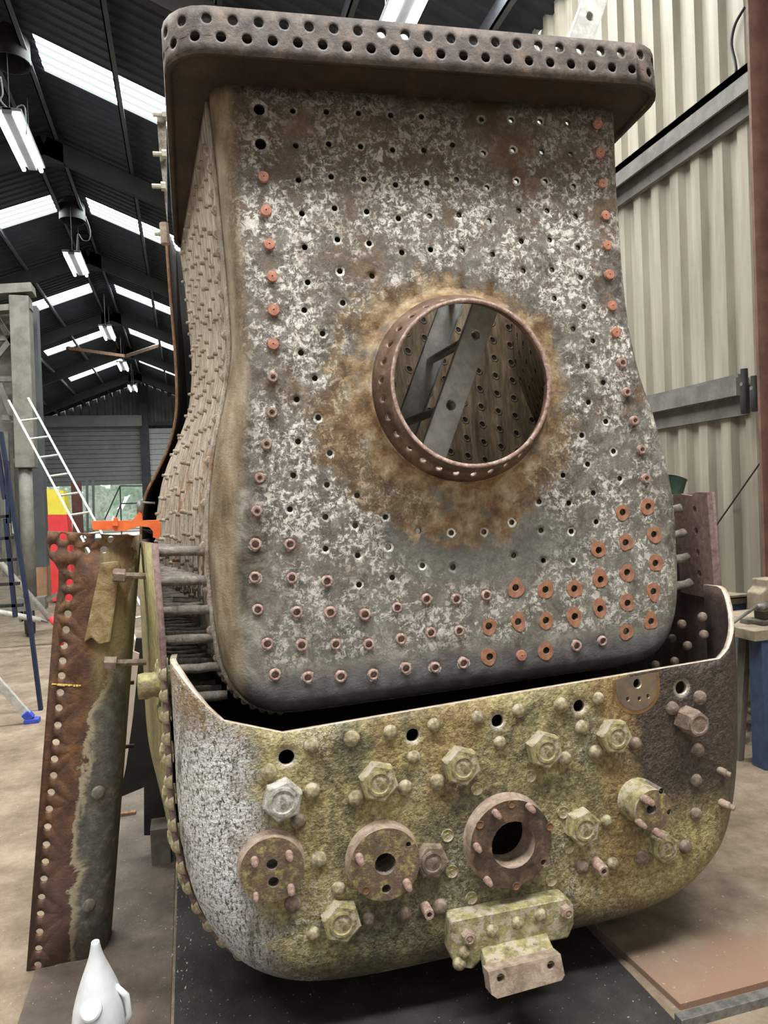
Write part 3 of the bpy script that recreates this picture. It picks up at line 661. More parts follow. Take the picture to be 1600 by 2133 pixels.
# firehole ring (tube with radial rivet holes) as a strip of sheet wrapped to a circle
def wrapped(name, closed_len, z_lo, z_hi, holes, mapf, mats, parent, thick, seg, outward_check, offs=-1, attrb=True, rimm=1):
    ns = max(8, int(closed_len/seg)); poly = [(closed_len*i/ns, z_lo) for i in range(ns+1)] + [(closed_len*(ns-i)/ns, z_hi) for i in range(ns+1)]
    ext = [(closed_len*i/ns, z_lo+(z_hi-z_lo)*.5) for i in range(1, ns)]
    V_, T_, A_ = sheet(poly, holes, ext, 12, 1.45)
    me = mesh(name, [mapf(*q) for q in V_], T_, mats, attr=A_)
    bm = bmesh.new(); bm.from_mesh(me); bmesh.ops.remove_doubles(bm, verts=bm.verts, dist=2e-5); bmesh.ops.recalc_face_normals(bm, faces=bm.faces)
    f = bm.faces[:][0]; bm.faces.ensure_lookup_table(); f = bm.faces[0]
    if f.normal.dot(outward_check(f.calc_center_median())) < 0: bmesh.ops.reverse_faces(bm, faces=bm.faces)
    bm.to_mesh(me); bm.free(); auto(me, 40)
    o = obj(name, me, parent); solid(o, thick, offs, None, rimm); return o
LEN = 2*PI*FR
def fmap(s_, t): an = s_/FR; rr = FR + .037 - .041*min(1, t/.07)**.8; return L(FC[0]+rr*math.cos(an), FC[1]+rr*math.sin(an), -.032 - t)
nh = 30
wrapped('firehole_ring', LEN, 0, .095, [((k+.5)*LEN/nh, .036, .0115) for k in range(nh)], fmap, ['fire', 'stayring'], root, .014, .03, lambda c_: Vector((c_.x-(FC[0]-UC), 0, c_.z-(FC[1]+V0))))
# stays and studs of the end plate
def place(me, pts, w, name, parent, nrm=NEG, sc=1., label=None):
    for x, y in pts:
        o = inst(name, me, parent, Lp(x, y, w), nrm, random.uniform(0, 6), sc*random.uniform(.95, 1.05))
        if label: o['label'] = label
place(STUD, ST, 0, 'stay_end', ep, label='solid bright copper stay end')
place(HOLLOWD, SD, 0, 'hollow_stay_end', ep, label='rusty hollow stay end')
place(HOLLOW, HR, 0, 'hollow_stay_end', ep)
for x, y in CP:                                    # burnished irregular copper lands round the drilled holes
    b = MB(); n = 22; rr = [.0275*(1+.10*abs(math.sin(2*PI*k/n)))*(1+.35*mn.noise(Vector((x*.37+.8*math.cos(2*PI*k/n), y*.37+.8*math.sin(2*PI*k/n), .3)))) for k in range(n)]
    if y > 1200 and random.random() < .7:
        k0 = random.choice((5, 17)); 
        for dk in (-2, -1, 0, 1, 2): rr[(k0+dk) % n] *= 1.26-.09*abs(dk)
    vs = []
    for rk, zz_ in ((.0127, -.006), (.0127, .0022), (0, .0022), (0, -.001)):
        for k in range(n):
            r_ = rk or rr[k]; vs.append((r_*math.cos(2*PI*k/n), r_*math.sin(2*PI*k/n), zz_))
    b.add(vs, [(i*n+k, i*n+(k+1) % n, (i+1)*n+(k+1) % n, (i+1)*n+k) for i in range(3) for k in range(n)])
    o = b.build('copper_land', 'burn', ep); o.matrix_local = frame(Lp(x, y, 0), NEG, 0); o['label'] = 'burnished orange copper land round a hole'
# ---- inner wrapper (sides and crown)
ws = [.10, .3, .6, .9, 1.2, 1.40]; vs = []; fs = []
for w_ in ws:
    for p_, n_ in zip(path, nr):
        q = scale_in(p_[0]-n_[0]*.012, p_[1], w_); jg = (0, 0)
        vs.append(L(q[0], q[1]-n_[1]*.012, w_))
for i in range(len(ws)-1):
    for k in range(npth-1): fs.append((i*npth+k, i*npth+k+1, (i+1)*npth+k+1, (i+1)*npth+k))
b0 = (len(ws)-1)*npth; cidx = len(vs); 
far = [vs[b0+k] for k in range(npth)]
tri = geometry.tessellate_polygon([[Vector((v.x, v.z, 0)) for v in far]]); fs += [tuple(b0+i for i in t) for t in tri]
me = mesh('inner_wrapper', vs, fs, ['side', 'inside', 'side']); 
bm = bmesh.new(); bm.from_mesh(me); bm.faces.ensure_lookup_table()
fq = bm.faces[0]
if fq.normal.x > 0: bmesh.ops.reverse_faces(bm, faces=bm.faces)
bm.to_mesh(me); bm.free(); auto(me, 45)
iw = obj('inner_wrapper', me, root); solid(iw, .014, -1, 1, 0)
# cumulative length helper on path
def at_v(v, side=-1):
    best = None
    for i in range(npth-1):
        A, B_ = path[i], path[i+1]
        if side < 0 and A[0] > .27: break
        if side > 0 and A[0] < .27: continue
        if (A[1]-v)*(B_[1]-v) <= 0 and A[1] != B_[1]:
            t = (v-A[1])/(B_[1]-A[1]); return A[0]+(B_[0]-A[0])*t, nr[i]
    return None
cnt = 0; rest = MB(); stubs = []
for j in range(19):
    for i in range(13):
        v = 1.33-.098*j+random.uniform(-.02, .02); w_ = .20+.1*i+(.05 if j % 2 else 0)+random.uniform(-.015, .015)
        r_ = at_v(v)
        if not r_ or w_ > 1.37 or v < -.5: continue
        u_, n_ = r_; q = scale_in(u_-.012, v, w_); stubs.append((w_, L(q[0], q[1], w_), Vector((-n_[0], -.12, -n_[1]))))
stubs.sort(key=lambda s_: s_[0])
for k, (w_, P, nn) in enumerate(stubs):
    if k < 100: inst('stay_stub', STUB, iw, P, nn, random.uniform(0, 6), random.uniform(.6, .95))
    else:
        Mx = frame(P, nn, random.uniform(0, 6)); rest.lathe([(.008, -.006), (.008, .012), (.005, .017), (0.001, .017)], 7, Mx)
o = rest.build('stay_stub', 'side', iw, smooth=True); o['kind'] = 'stuff'
# seam rivets on the left side, staggered
for k in range(28):
    v = 1.28-.071*k
    r_ = at_v(v)
    if not r_: continue
    u_, n_ = r_; w_ = .135 if k % 2 else .165
    inst('seam_rivet', DOMEW, iw, L(u_-.012, v, w_), Vector((-n_[0], -.1, -n_[1])), 0, 1.1)
for k in range(12):                                # rivets round the bottom seam corner
    i = int(npth*.335)+k*1; p_, n_ = path[i], nr[i]
    inst('seam_rivet', DOMEW, iw, L(p_[0]-n_[0]*.012, p_[1]-n_[1]*.012, .14), Vector((-n_[0], -.1, -n_[1])), 0, .9)
# ---- foundation ring
def rrect(x0, x1, y0, y1, r, n=8):
    pts = []
    for cx, cy, a0 in ((x1-r, y0+r, -PI/2), (x1-r, y1-r, 0), (x0+r, y1-r, PI/2), (x0+r, y0+r, PI)):
        for k in range(n+1): t = a0+PI/2*k/n; pts.append((cx+r*math.cos(t), cy+r*math.sin(t)))
    return pts
ro_ = rrect(-.600, 1.108, -.17, 1.42, .13)
ro_ = [(u_-(.05*(w_+.17)/1.5 if u_ < .27 else -.05*(w_+.17)/1.5), w_) for u_, w_ in ro_]
cum = [0.]
for i in range(len(ro_)): A, B_ = ro_[i], ro_[(i+1) % len(ro_)]; cum.append(cum[-1]+math.hypot(B_[0]-A[0], B_[1]-A[1]))
TOT = cum[-1]
def along(s_):
    s_ %= TOT
    for i in range(len(ro_)):
        if s_ <= cum[i+1]+1e-9:
            t = (s_-cum[i])/max(1e-9, cum[i+1]-cum[i]); A, B_ = ro_[i], ro_[(i+1) % len(ro_)]; return A[0]+(B_[0]-A[0])*t, A[1]+(B_[1]-A[1])*t
VR0, VR1 = 1.408, 1.552
ns = 84; hs = []
for k in range(ns):
    hs += [((k+.25)*TOT/ns, .105, .0155), ((k+.75)*TOT/ns, .052, .0155)]
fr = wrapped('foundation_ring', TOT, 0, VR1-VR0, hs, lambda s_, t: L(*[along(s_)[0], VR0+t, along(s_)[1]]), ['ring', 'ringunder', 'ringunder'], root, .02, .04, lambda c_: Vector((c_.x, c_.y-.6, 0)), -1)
# ring underside, extended inward as an added cover that blocks light from above
inn = [scale_in(p_[0]-.004, p_[1], 0) for p_ in (path[0], path[-1])]
uL0, uR0 = path[0][0], path[-1][0]
ins = [(.52, .08), (uR0-.006, .08), (uR0+.02, .45), (uR0+.06, 1.2), (.9, 1.3), (.52, 1.3)]
b = MB()
for vv, fl_ in ((VR0+.012, 1), (VR0+.055, 0)):
    pts = [Vector(q) for q in ro_] + [Vector(q) for q in ins]; n1 = len(ro_)
    ed = [(i, (i+1) % n1) for i in range(n1)] + [(n1+i, n1+(i+1) % 6) for i in range(6)]
    V_, E_, F_, *_ = geometry.delaunay_2d_cdt(pts, ed, [], 0, 1e-6); keep = []
    for f in F_:
        c_ = (sum(V_[i].x for i in f)/3, sum(V_[i].y for i in f)/3)
        if inside(c_, ro_) and not inside(c_, ins): keep.append(tuple(f))
    b.add([L(v.x, vv, v.y) for v in V_], keep)
for i in range(6): A, B_ = ins[i], ins[(i+1) % 6]; b.add([L(A[0], VR0+.012, A[1]), L(B_[0], VR0+.012, B_[1]), L(B_[0], VR0+.055, B_[1]), L(A[0], VR0+.055, A[1])], [(0, 1, 2, 3)])
b.build('ring_underside_cover', 'ringunder', root)
# ---- throat plate / outer shell remnant at the far end
TH = [(-.69, 1.55), (-.692, 1.22), (-.690, .976), (-.694, .731), (-.712, .56), (-.758, .415), (-.826, .285), (-.885, .18), (-.915, .06), (-.93, -.2), (-.92, -.7), (-.86, -1.2), (-.60, -1.45), (-.2, -1.5)]
tp = catmull(TH, 4)
for sgn in (1, -1):
    vs = []; b = MB()
    for u_, v in tp:
        uu = u_ if sgn > 0 else .55-u_
        for w_, g in ((1.44, 0), (1.8, -.03)): vs.append(L(uu-sgn*g, v, w_))
    b.add(vs, [(2*i, 2*i+1, 2*i+3, 2*i+2) for i in range(len(tp)-1)])
    th = b.build('throat_plate', ['dark', 'dark', 'rustbar'], root, ang=50); solid(th, .014, 0, None, 2)  # shell coloured near-black for the shade between the two shells
pc = [(u_, v) for u_, v in tp] + [(.55-u_, v) for u_, v in reversed(tp)]
b = MB(); b.prism(pc, lambda a_, b_, t: L(a_, b_, t), 1.80, 1.812); o = b.build('throat_gap_cap', 'dark', root)  # backing sheet added to keep the gap between the shells black
# plate strip and nuts on the far left of the ring
b = MB(); b.prism([fb(326, 240, 1.3), fb(346, 240, 1.3), fb(349, 470, 1.3), fb(341, 395, 1.3), fb(333, 330, 1.3)], lambda a_, b_, t: L(a_, b_, t), 1.3, 1.32); b.build('edge_strip', 'stay', root)
for (x, y) in ((334, 239), (334, 321), (338, 487), (332, 388)):
    P = Lp(x, y, 1.27); b = MB(); b.tube([P-Vector((.035, 0, 0)), P+Vector((.03, 0, 0))], .012, 8); b.tube([P+Vector((.008, 0, 0)), P+Vector((.03, 0, 0))], .022, 6); b.build('clamp_bolt', 'cream', root)
P = Lp(343, 487, 1.25); b = MB(); b.tube([P+Vector((0, 0, -.05)), P+Vector((0, 0, .05))], .022, 10); b.build('bolt_lug', 'pink', root)

# ---- outer backhead
OUT = [(-.724, -.36), (-.727, -.50), (-.730, -.65), (-.734, -.881), (-.722, -1.04), (-.692, -1.17), (-.635, -1.29), (-.55, -1.385), (-.41, -1.455), (-.21, -1.484), (.085, -1.49), (.40, -1.49), (.73, -1.486), (.93, -1.45), (1.06, -1.38), (1.155, -1.28), (1.215, -1.13), (1.248, -.95), (1.264, -.75), (1.272, -.60), (1.276, -.36)]
op = catmull(OUT, 4); on_ = normals(op); RO = .15; WO = -.17; no = len(op)
cutV = lambda side, th: None
# height of the flame-cut edge by position across the corner (0 = flat face, 1 = side)
CL = [(0, -.580), (.3, -.535), (.6, -.48), (.85, -.428), (1, -.405)]
CRt = [(0, -.604), (.3, -.575), (.55, -.535), (.75, -.49), (.9, -.435), (1, -.375)]
def lerp(tb, x):
    for (a0, b0_), (a1, b1_) in zip(tb, tb[1:]):
        if x <= a1: return b0_+(b1_-b0_)*(x-a0)/(a1-a0)
    return tb[-1][1]
def opoint(i, th):
    (u_, v), (nx, ny) = op[i], on_[i]
    ins_ = RO*(1-math.sin(th)); q = math.sin(th)
    uu = u_+nx*ins_; vv = v+ny*ins_
    if i == 0 or i == no-1: uu = u_+(1 if i == 0 else -1)*ins_; vv = v
    kk = 10
    if i < kk and v > -.9: base_ = op[kk][1]; t = (v-base_)/(op[0][1]-base_); vv = base_+(lerp(CL, q)-base_)*t + (ny*ins_ if i else 0)*0
    j = no-1-i
    if j < kk: base_ = op[no-1-kk][1]; t = (v-base_)/(op[-1][1]-base_); vv = base_+(lerp(CRt, q)-base_)*t
    return uu, vv, WO+RO*(1-math.cos(th))
ths = [PI/2*k/10 for k in range(11)]
r0_ = [opoint(i, 0)[:2] for i in range(no)]
polyo = r0_
flat_L = r0_[0]; flat_R = r0_[-1]
cutpts = [(fb(1478, 1345, WO)[0]-.2, -.613), (fb(582, 1525, WO)[0]+.0, -.640)]
polyo = r0_ + [(.3, -.622), (-.405, -.640)]
OH = [((597,1578), .0245), ((860,1532), .0215), ((1037,1502), .0215), ((1207,1471), .0215), ((1420,1433), .024), ((1328,1424), .017), ((1308,1456), .008), ((1332,1455), .008), ((1350,1450), .008)]
PADS = [(566, 1810, .098, .042), (803, 1800, .113, .045), (1065, 1757, .142, .05), (1362, 1688, .072, .09)]
oh = [(*fb(x, y, WO), r_) for (x, y), r_ in OH]
bor = fb(1068, 1760, WO-.03); oh.append((bor[0], bor[1], .074, 40)); b_b = fb(803, 1800, WO-.03); oh.append((*b_b, .030))
V_, T_, A_ = sheet(polyo, oh)
vs = [L(x, y, WO) for x, y in V_]; fs = list(T_); at = list(A_)
b0 = len(vs)
for th_ in ths[0:]:
    for i in range(no): vs.append(L(*opoint(i, th_))); at.append(0.)
for i in range(no):
    u_, v, w_ = opoint(i, PI/2); vs.append(L(u_, v, .06)); at.append(0.)
nr_ = len(ths)+1
for r_ in range(nr_-1):
    for k in range(no-1): fs.append((b0+r_*no+k, b0+r_*no+k+1, b0+(r_+1)*no+k+1, b0+(r_+1)*no+k))
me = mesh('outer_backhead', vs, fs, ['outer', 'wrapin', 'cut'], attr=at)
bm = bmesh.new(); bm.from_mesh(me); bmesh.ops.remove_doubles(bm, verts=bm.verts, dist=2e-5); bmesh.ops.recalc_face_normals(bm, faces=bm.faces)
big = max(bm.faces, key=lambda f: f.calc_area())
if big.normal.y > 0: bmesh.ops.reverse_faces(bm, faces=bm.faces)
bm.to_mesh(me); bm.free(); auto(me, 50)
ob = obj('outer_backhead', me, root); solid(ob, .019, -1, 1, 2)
DM = [(560,1608),(648,1553),(733,1538),(813,1525),(904,1510),(861,1577),(996,1493),(1080,1480),(1041,1547),(1168,1468),(1246,1455),(1212,1515),(1240,1566),(1176,1580),(1263,1710),(911,1628),(844,1640),(741,1662),(650,1648),(664,1790),(705,1851),(654,1945),(1275,1798)]
DB = [(1323,1549),(1400,1475),(1457,1453),(1453,1562),(1450,1625),(1449,1695),(1427,1763),(1212,1805),(622,1710),(610,1882),(768,1915),(843,1903),(916,1888),(1338,1788)]
for lst, me_ in ((DM, DOME), (DB, DOMEB)):
    for x, y in lst: inst('rivet', me_, ob, Lp(x, y, WO), NEG, random.uniform(0, 6), random.uniform(1.0, 1.22))
for x, y in [(993,1643),(1105,1616),(932,1740),(941,1815),(982,1870),(1148,1833),(1173,1692),(1184,1765)]: inst('flush_stay_end', FLUSH, ob, Lp(x, y, WO), NEG)
for x, y, me_, s_, lb in [(589,1668,NUTW,1,'whitened hex plug'),(790,1630,NUT,1,None),(963,1597,NUT,1,None),(1137,1563,NUT,.98,None),(1284,1535,NUT,.95,None),(1217,1725,NUT,.98,None),(1388,1767,NUT,.82,None),(712,1922,NUT,1,None),(902,1797,NUTD,1,'dark nut with a threaded end')]:
    P = Lp(x, y, WO-.03); P.y = WO; o = inst('hex_plug', me_, ob, P, NEG, random.uniform(.2, .9), s_*1.1)
    if lb: o['label'] = lb
# tall round-headed hex plug at the right
P = Lp(1446, 1505, WO-.05); P.y = WO; o = inst('hex_plug', hexnut('tall_plug', .046, .075, 'browndome', .8), ob, P, NEG, .3); o['label'] = 'tall brown hex plug'
# half-moon machined patch at the cut edge
pc_ = fb(1326, 1432, WO); pp = []
for k in range(33):
    t = PI+PI*k/32; t = -PI*.03 - (PI*.94)*k/32; pp.append((pc_[0]+.078*math.cos(t), pc_[1]+.078*math.sin(t)+.0))
top = [(pp[-1][0], -.624), (pp[0][0], -.617)]
hs_ = [(*fb(x, y, WO), r_) for x, y, r_ in ((1328, 1424, .017), (1308, 1456, .0078), (1332, 1455, .0078), (1350, 1450, .0078))]
V_, T_, A_ = sheet(pp+top, hs_); me = mesh('machined_patch', [L(x, y, WO-.0015) for x, y in V_], T_, [mat_rust('machined_patch_steel', (.07, .055, .045), (.14, .11, .085), (.22, .15, .08), 9, .45, .001)])
obj('machined_patch', me, ob)
pb3 = [(pc_[0]+.091*math.cos(-PI*.06-PI*.88*k/32), pc_[1]+.091*math.sin(-PI*.06-PI*.88*k/32)) for k in range(33)]
V_, T_, A_ = sheet(pb3+[(pb3[-1][0], -.626), (pb3[0][0], -.619)], hs_); obj('patch_border', mesh('patch_border', [L(x, y, WO-.0007) for x, y in V_], T_, [mat_rust('patch_ochre', (.10, .055, .02), (.21, .115, .04), (.30, .19, .08), 14, .6, .001)]), ob)
# flanges
def flange(x, y, r, h, mats, holes, studs, recs, bigh, nm):
    wq = WO-h; c_ = fb(x, y, wq); hh = [(fb(a_, b_, wq)[0], fb(a_, b_, wq)[1], k) for a_, b_, k in holes]
    n = 48; poly = [(c_[0]+r*math.cos(2*PI*k/n), c_[1]+r*math.sin(2*PI*k/n)) for k in range(n)]
    V_, T_, A_ = sheet(poly, hh, n=20); b = MB(); b.add([L(a_, b_, wq) for a_, b_ in V_], T_)
    # side wall with small fillet into the plate
    prof = [(r, 0), (r, .3), (r+.001, .8), (r+.004, .93), (r+.010, 1.04)]; vs = []
    for rr, t in prof:
        for k in range(n): vs.append(L(c_[0]+rr*math.cos(2*PI*k/n), c_[1]+rr*math.sin(2*PI*k/n), wq+h*t))
    b.k = 1; b.add(vs, [(i*n+k, i*n+(k+1) % n, (i+1)*n+(k+1) % n, (i+1)*n+k) for i in range(len(prof)-1) for k in range(n)])
    for hu, hv, hr in hh:                          # bores
        m_ = 20 if hr < .03 else 40; vs = []
        deep = wq+h+.05 if hr > .025 else wq+h*.85
        for w_ in (wq, deep):
            for k in range(m_): vs.append(L(hu+hr*math.cos(2*PI*k/m_), hv+hr*math.sin(2*PI*k/m_), w_))
        b.k = 2; b.add(vs, [(k, (k+1) % m_, m_+(k+1) % m_, m_+k) for k in range(m_)])
        if hr <= .025: b.add(vs[m_:], [tuple(range(m_))])
    o = b.build('pipe_flange', mats, root, merge=True, ang=40); o['label'] = nm
    for p_ in o.data.polygons:
        if p_.material_index == 0: p_.use_smooth = False
    for s_ in studs: inst('stud', PIN, o, Lp(s_[0], s_[1], wq), NEG+Vector((random.uniform(-.06, .06), 0, random.uniform(-.06, .06))), 0, s_[2] if len(s_) > 2 else 1)
    for s_ in recs: inst('bolt_hole', RECESS, o, Lp(s_[0], s_[1], wq-.0005), NEG, 0, s_[2] if len(s_) > 2 else 1)
    return o
flange(567, 1812, .094, .040, ['flange', 'pink', 'stay'], [(567, 1801, .0165), (570, 1838, .0155)], [(602, 1778), (530, 1791), (606, 1848), (533, 1864, .8)], [], None, 'round rusty flange with two holes, lower left')
flange(803, 1801, .109, .045, ['flange', 'pink', 'stay'], [(803, 1800, .033), (805, 1852, .014), (851, 1759, .008)], [(748, 1785, 1.1), (847, 1838, 1.1)], [(762, 1855)], None, 'yellow flange with one large centre hole')
flange(1066, 1758, .138, .048, ['flangec', 'pink', 'pink'], [(1070, 1760, .074), (1133, 1797, .010)], [(1101, 1679), (1031, 1692), (992, 1762), (1014, 1832)], [(1066, 1675), (1145, 1722), (1075, 1846), (1000, 1718)], None, 'large dark rusty flange with open bore')
flange(1362, 1688, .066, .095, ['flange', 'green', 'stay'], [(1357, 1686, .0175), (1378, 1648, .0095), (1395, 1692, .0095)], [(1342, 1664, 1.2), (1331, 1712), (1366, 1732, 1.1)], [], None, 'deep boss flange with speckled yellow face')
inst('tube_stud', TUBEST, ob, Lp(1240, 1795, WO), NEG+Vector((.0, 0, -.12)), 0, 1.0); inst('tube_stud', TUBEST, ob, Lp(885, 1888, WO), NEG, 0, .9)
o = inst('long_stud', PINL, ob, Lp(1478, 1595, WO+.03), Vector((.5, -.75, -.25)), 0, 1.); inst('long_stud', PINL, ob, Lp(1482, 1662, WO+.03), Vector((.5, -.75, -.25)), 0, 1.1)
# seam rivets along the lapped left / bottom edge and right inner face
cumo = [0.]
for i in range(no-1): cumo.append(cumo[-1]+math.hypot(op[i+1][0]-op[i][0], op[i+1][1]-op[i][1]))
def at_s(s_):
    for i in range(no-1):
        if s_ <= cumo[i+1]: t = (s_-cumo[i])/(cumo[i+1]-cumo[i]); return (op[i][0]+(op[i+1][0]-op[i][0])*t, op[i][1]+(op[i+1][1]-op[i][1])*t), on_[i]
s_ = .10; k = 0
while s_ < cumo[-1]*.40:
    (u_, v), (nx, ny) = at_s(s_); nn = Vector((-nx, 0, -ny))
    inst('seam_rivet', DOMES, ob, L(u_-nx*.018, v-ny*.018, .035), nn, 0, 1.05)
    if k % 2 == 0 and v > -1.25: inst('seam_nut', NUTS, ob, L(u_-nx*.018, v-ny*.018, .11), nn, random.uniform(0, 1), 1.1)
    s_ += .068; k += 1
# ---- outer wrapper, left and right (outside the backhead flange)
def swp(u_, w_): return .275+(u_-.275)*(1+.15*min(1.05, max(0, w_)))
def wrapper(side, mats, wtop):
    ksp = max(i for i in range(no) if op[i][0] < .27)+1
    half = [(op[i], on_[i]) for i in range(no) if (i <= ksp if side < 0 else i >= ksp)]
    if side > 0: half = half[::-1]
    pts = [((half[0][0][0], wtop), (1 if side < 0 else -1, 0))] + half
    vs = []; wl_ = [.02, .4, .8, 1.05, 1.75]; m_ = len(pts)
    for w_ in wl_:
        for (u_, v), (nx, ny) in pts: vs.append(L(swp(u_-nx*.018, w_), v-ny*.018, w_))
    fs = [(i*m_+k, i*m_+k+1, (i+1)*m_+k+1, (i+1)*m_+k) for i in range(len(wl_)-1) for k in range(m_-1)]
    me = mesh('outer_wrapper', vs, fs, mats); bm = bmesh.new(); bm.from_mesh(me); bm.faces.ensure_lookup_table()
    if bm.faces[0].normal.x*side < 0: bmesh.ops.reverse_faces(bm, faces=bm.faces)
    bm.to_mesh(me); bm.free(); auto(me, 50); o = obj('outer_wrapper', me, root); solid(o, .02, 0, 1, 2); return o
wL = wrapper(-1, ['wrap', 'wrapin', 'purple'], -.045); wL['label'] = 'yellow-green outer wrapper side'
wR = wrapper(1, ['wrapin', 'wrapin', 'purple'], -.02)
# flange strip with holes on the right wrapper
b = MB(); 
V_, T_, A_ = sheet([(.0, -.43), (.26, -.43), (.26, -.02), (.20, -.02), (.11, -.03), (.08, -.016), (0, -.02)], [(.10, -.085-.085*k, .0145) for k in range(4)], [(.05*i, -.43+.1*j) for i in range(1, 5) for j in range(1, 4)])
me = mesh('hole_strip', [L(swp(1.276, x)-.012+.018, y, x+.016) for x, y in V_], T_, 'purple'); o = obj('hole_strip', me, root); solid(o, .02, 0)
# stays between the plates
def rod(A, B_, r_, par, nm='stay', mt='stay'):
    b = MB(); A, B_ = Vector(A), Vector(B_); n = 5; pts = [A+(B_-A)*k/n+Vector((0, random.uniform(-.002, .002), random.uniform(-.002, .002))) for k in range(n+1)]
    pts[0] = A; b.tube(pts, [r_*random.uniform(.9, 1.12) for _ in pts], 10); return b.build(nm, mt, par, smooth=True)
for j in range(6):
    v = -.085-.098*j
    for i in range(12):
        w_ = .13+.1*i; ui = scale_in(at_v(max(v, -.5))[0], v, w_)[0]; uo = swp(-.74, w_)
        rod(L(uo, v+.012, w_), L(ui, v, w_), .016, root)
for j in range(4):
    v = (-.075, -.172, -.268, -.372)[j]
    for w_ in (.12, .30, .5):
        ui = scale_in(at_v(v, 1)[0], v, w_)[0]; rod(L(ui, v-.01, w_), L(ui+.075+.01*j, v, w_), .0165, root)
for (x, y, w_) in ((1463, 1285, .02), (1466, 1322, .02), (1420, 1300, .12), (1432, 1345, .1), (1400, 1330, .25), (1405, 1378, .15), (1365, 1385, .2)):
    P = Lp(x, y, w_); inst('stay_end', DOMEB, root, P, Vector((-.8, -.3, .4)), 0, .85)
rod(Lp(360, 1250, .3), Lp(446, 1255, .3), .014, root)
# big plug on the left side of the wrapper
P = Lp(330, 1425, .1); rod(P+Vector((.05, 0, -.0)), P+Vector((-.062, 0, .0)), .042, root, 'side_plug', 'wrap')
# ---- mounting bracket on the lower face
WB = -.235
br = MB()
top_ = [fb(940, 1920, WB), fb(1182, 1872, WB), fb(1196, 1884, WB), fb(1197, 1925, WB), fb(1185, 1955, WB), fb(1150, 1962, WB), fb(1010, 1995, WB), fb(985, 2020, WB), fb(950, 2015, WB), fb(940, 1990, WB)]
br.prism(top_, lambda a_, b_, t: L(a_, b_, t), WB, WO+.08)
bk = br.build('mounting_bracket', 'green', root, bevel=.008)
A1, A2 = Lp(1008, 1975, -.24), Lp(1142, 1945, -.24)
B1, B2 = Lp(1022, 2040, -.36), Lp(1168, 2003, -.36)
C1, C2 = Lp(1032, 2078, -.37), Lp(1178, 2040, -.37)
tk = Vector((0, .05, -.0))
b = MB(); vs = [A1, A2, B2, B1, A1+Vector((0, .07, 0)), A2+Vector((0, .07, 0)), B2+Vector((0, .07, -.035)), B1+Vector((0, .07, -.035))]
b.add(vs, [(0, 1, 2, 3), (7, 6, 5, 4), (0, 4, 5, 1), (1, 5, 6, 2), (2, 6, 7, 3), (3, 7, 4, 0)]); b.build('bracket_web', 'green', bk, bevel=.008)
# foot: sheet with two slots
ex = (B2-B1); ey = (C1-B1); up_ = ex.cross(ey).normalized()
if up_.y > 0: up_ = -up_
lx = ex.length; ly = ey.length; exn = ex/lx; eyn = (ey - exn*ey.dot(exn)).normalized()
pf = [(-.004, -.02), (lx+.004, -.02), (lx+.006, ly-.012), (lx-.006, ly), (.012, ly+.004), (-.004, ly-.010)]
V_, T_, A_ = sheet(pf, [(.032, .004, .0125), (lx-.032, .004, .0125)])
me = mesh('bracket_foot', [B1+exn*x+eyn*y for x, y in V_], T_, 'pink'); bm = bmesh.new(); bm.from_mesh(me); bm.faces.ensure_lookup_table()
if bm.faces[0].normal.dot(up_) < 0: bmesh.ops.reverse_faces(bm, faces=bm.faces)
bm.to_mesh(me); bm.free(); o = obj('bracket_foot', me, bk); solid(o, .05, -1); bv = o.modifiers.new('b', 'BEVEL'); bv.width = .006; bv.segments = 2; bv.limit_method = 'ANGLE'
for x, y in ((973, 1948), (1025, 1938), (1078, 1922), (1126, 1906), (1177, 1896), (968, 1983), (957, 2006)):
    big_ = x in (973, 1177); inst('bolt', (DOME if not big_ else hexnut('bracket_bolt', .022, .022, 'pink', .7)), bk, Lp(x, y, WB), NEG, random.uniform(0, 1), 1.)

# ---- packing under the boiler
def thing_box(name, lo, hi, mats, label, cat, group=None, bevel=.004, rot=0.):
    c_ = Vector(((lo[0]+hi[0])/2, (lo[1]+hi[1])/2, lo[2])); b = MB(); b.box(Vector(lo)-c_, Vector(hi)-c_)
    o = b.build(name, mats, None, bevel=bevel, loc=c_); o.rotation_euler.z = rot; tag(o, label, cat, group); return o
thing_box('timber_packer', (.2, 2.75, 0.004), (1.1, 2.95, .172), 'block', 'heavy timber packer in shadow under the near end of the boiler', 'timber')
thing_box('timber_packer', (.1, 3.3, 0.004), (1.2, 3.5, .155), 'block', 'heavy timber packer in shadow under the far end of the boiler', 'timber')
q = on(316, 1806, 2, .0); q2 = on(352, 1806, 2, 0)
thing_box('packing_block', (q.x, q.y, .0), (q2.x+.01, q.y+.13, .17), 'block', 'small grey packing block on the floor left of the boiler', 'block')
thing_box('steel_bar', (on(230, 1706, 2, 0).x, on(230, 1706, 2, 0).y, 0.), (on(282, 1706, 2, 0).x, on(230, 1706, 2, 0).y+.03, .02), 'rustbar', 'short dark bar lying on the floor behind the rolled plate', 'bar')

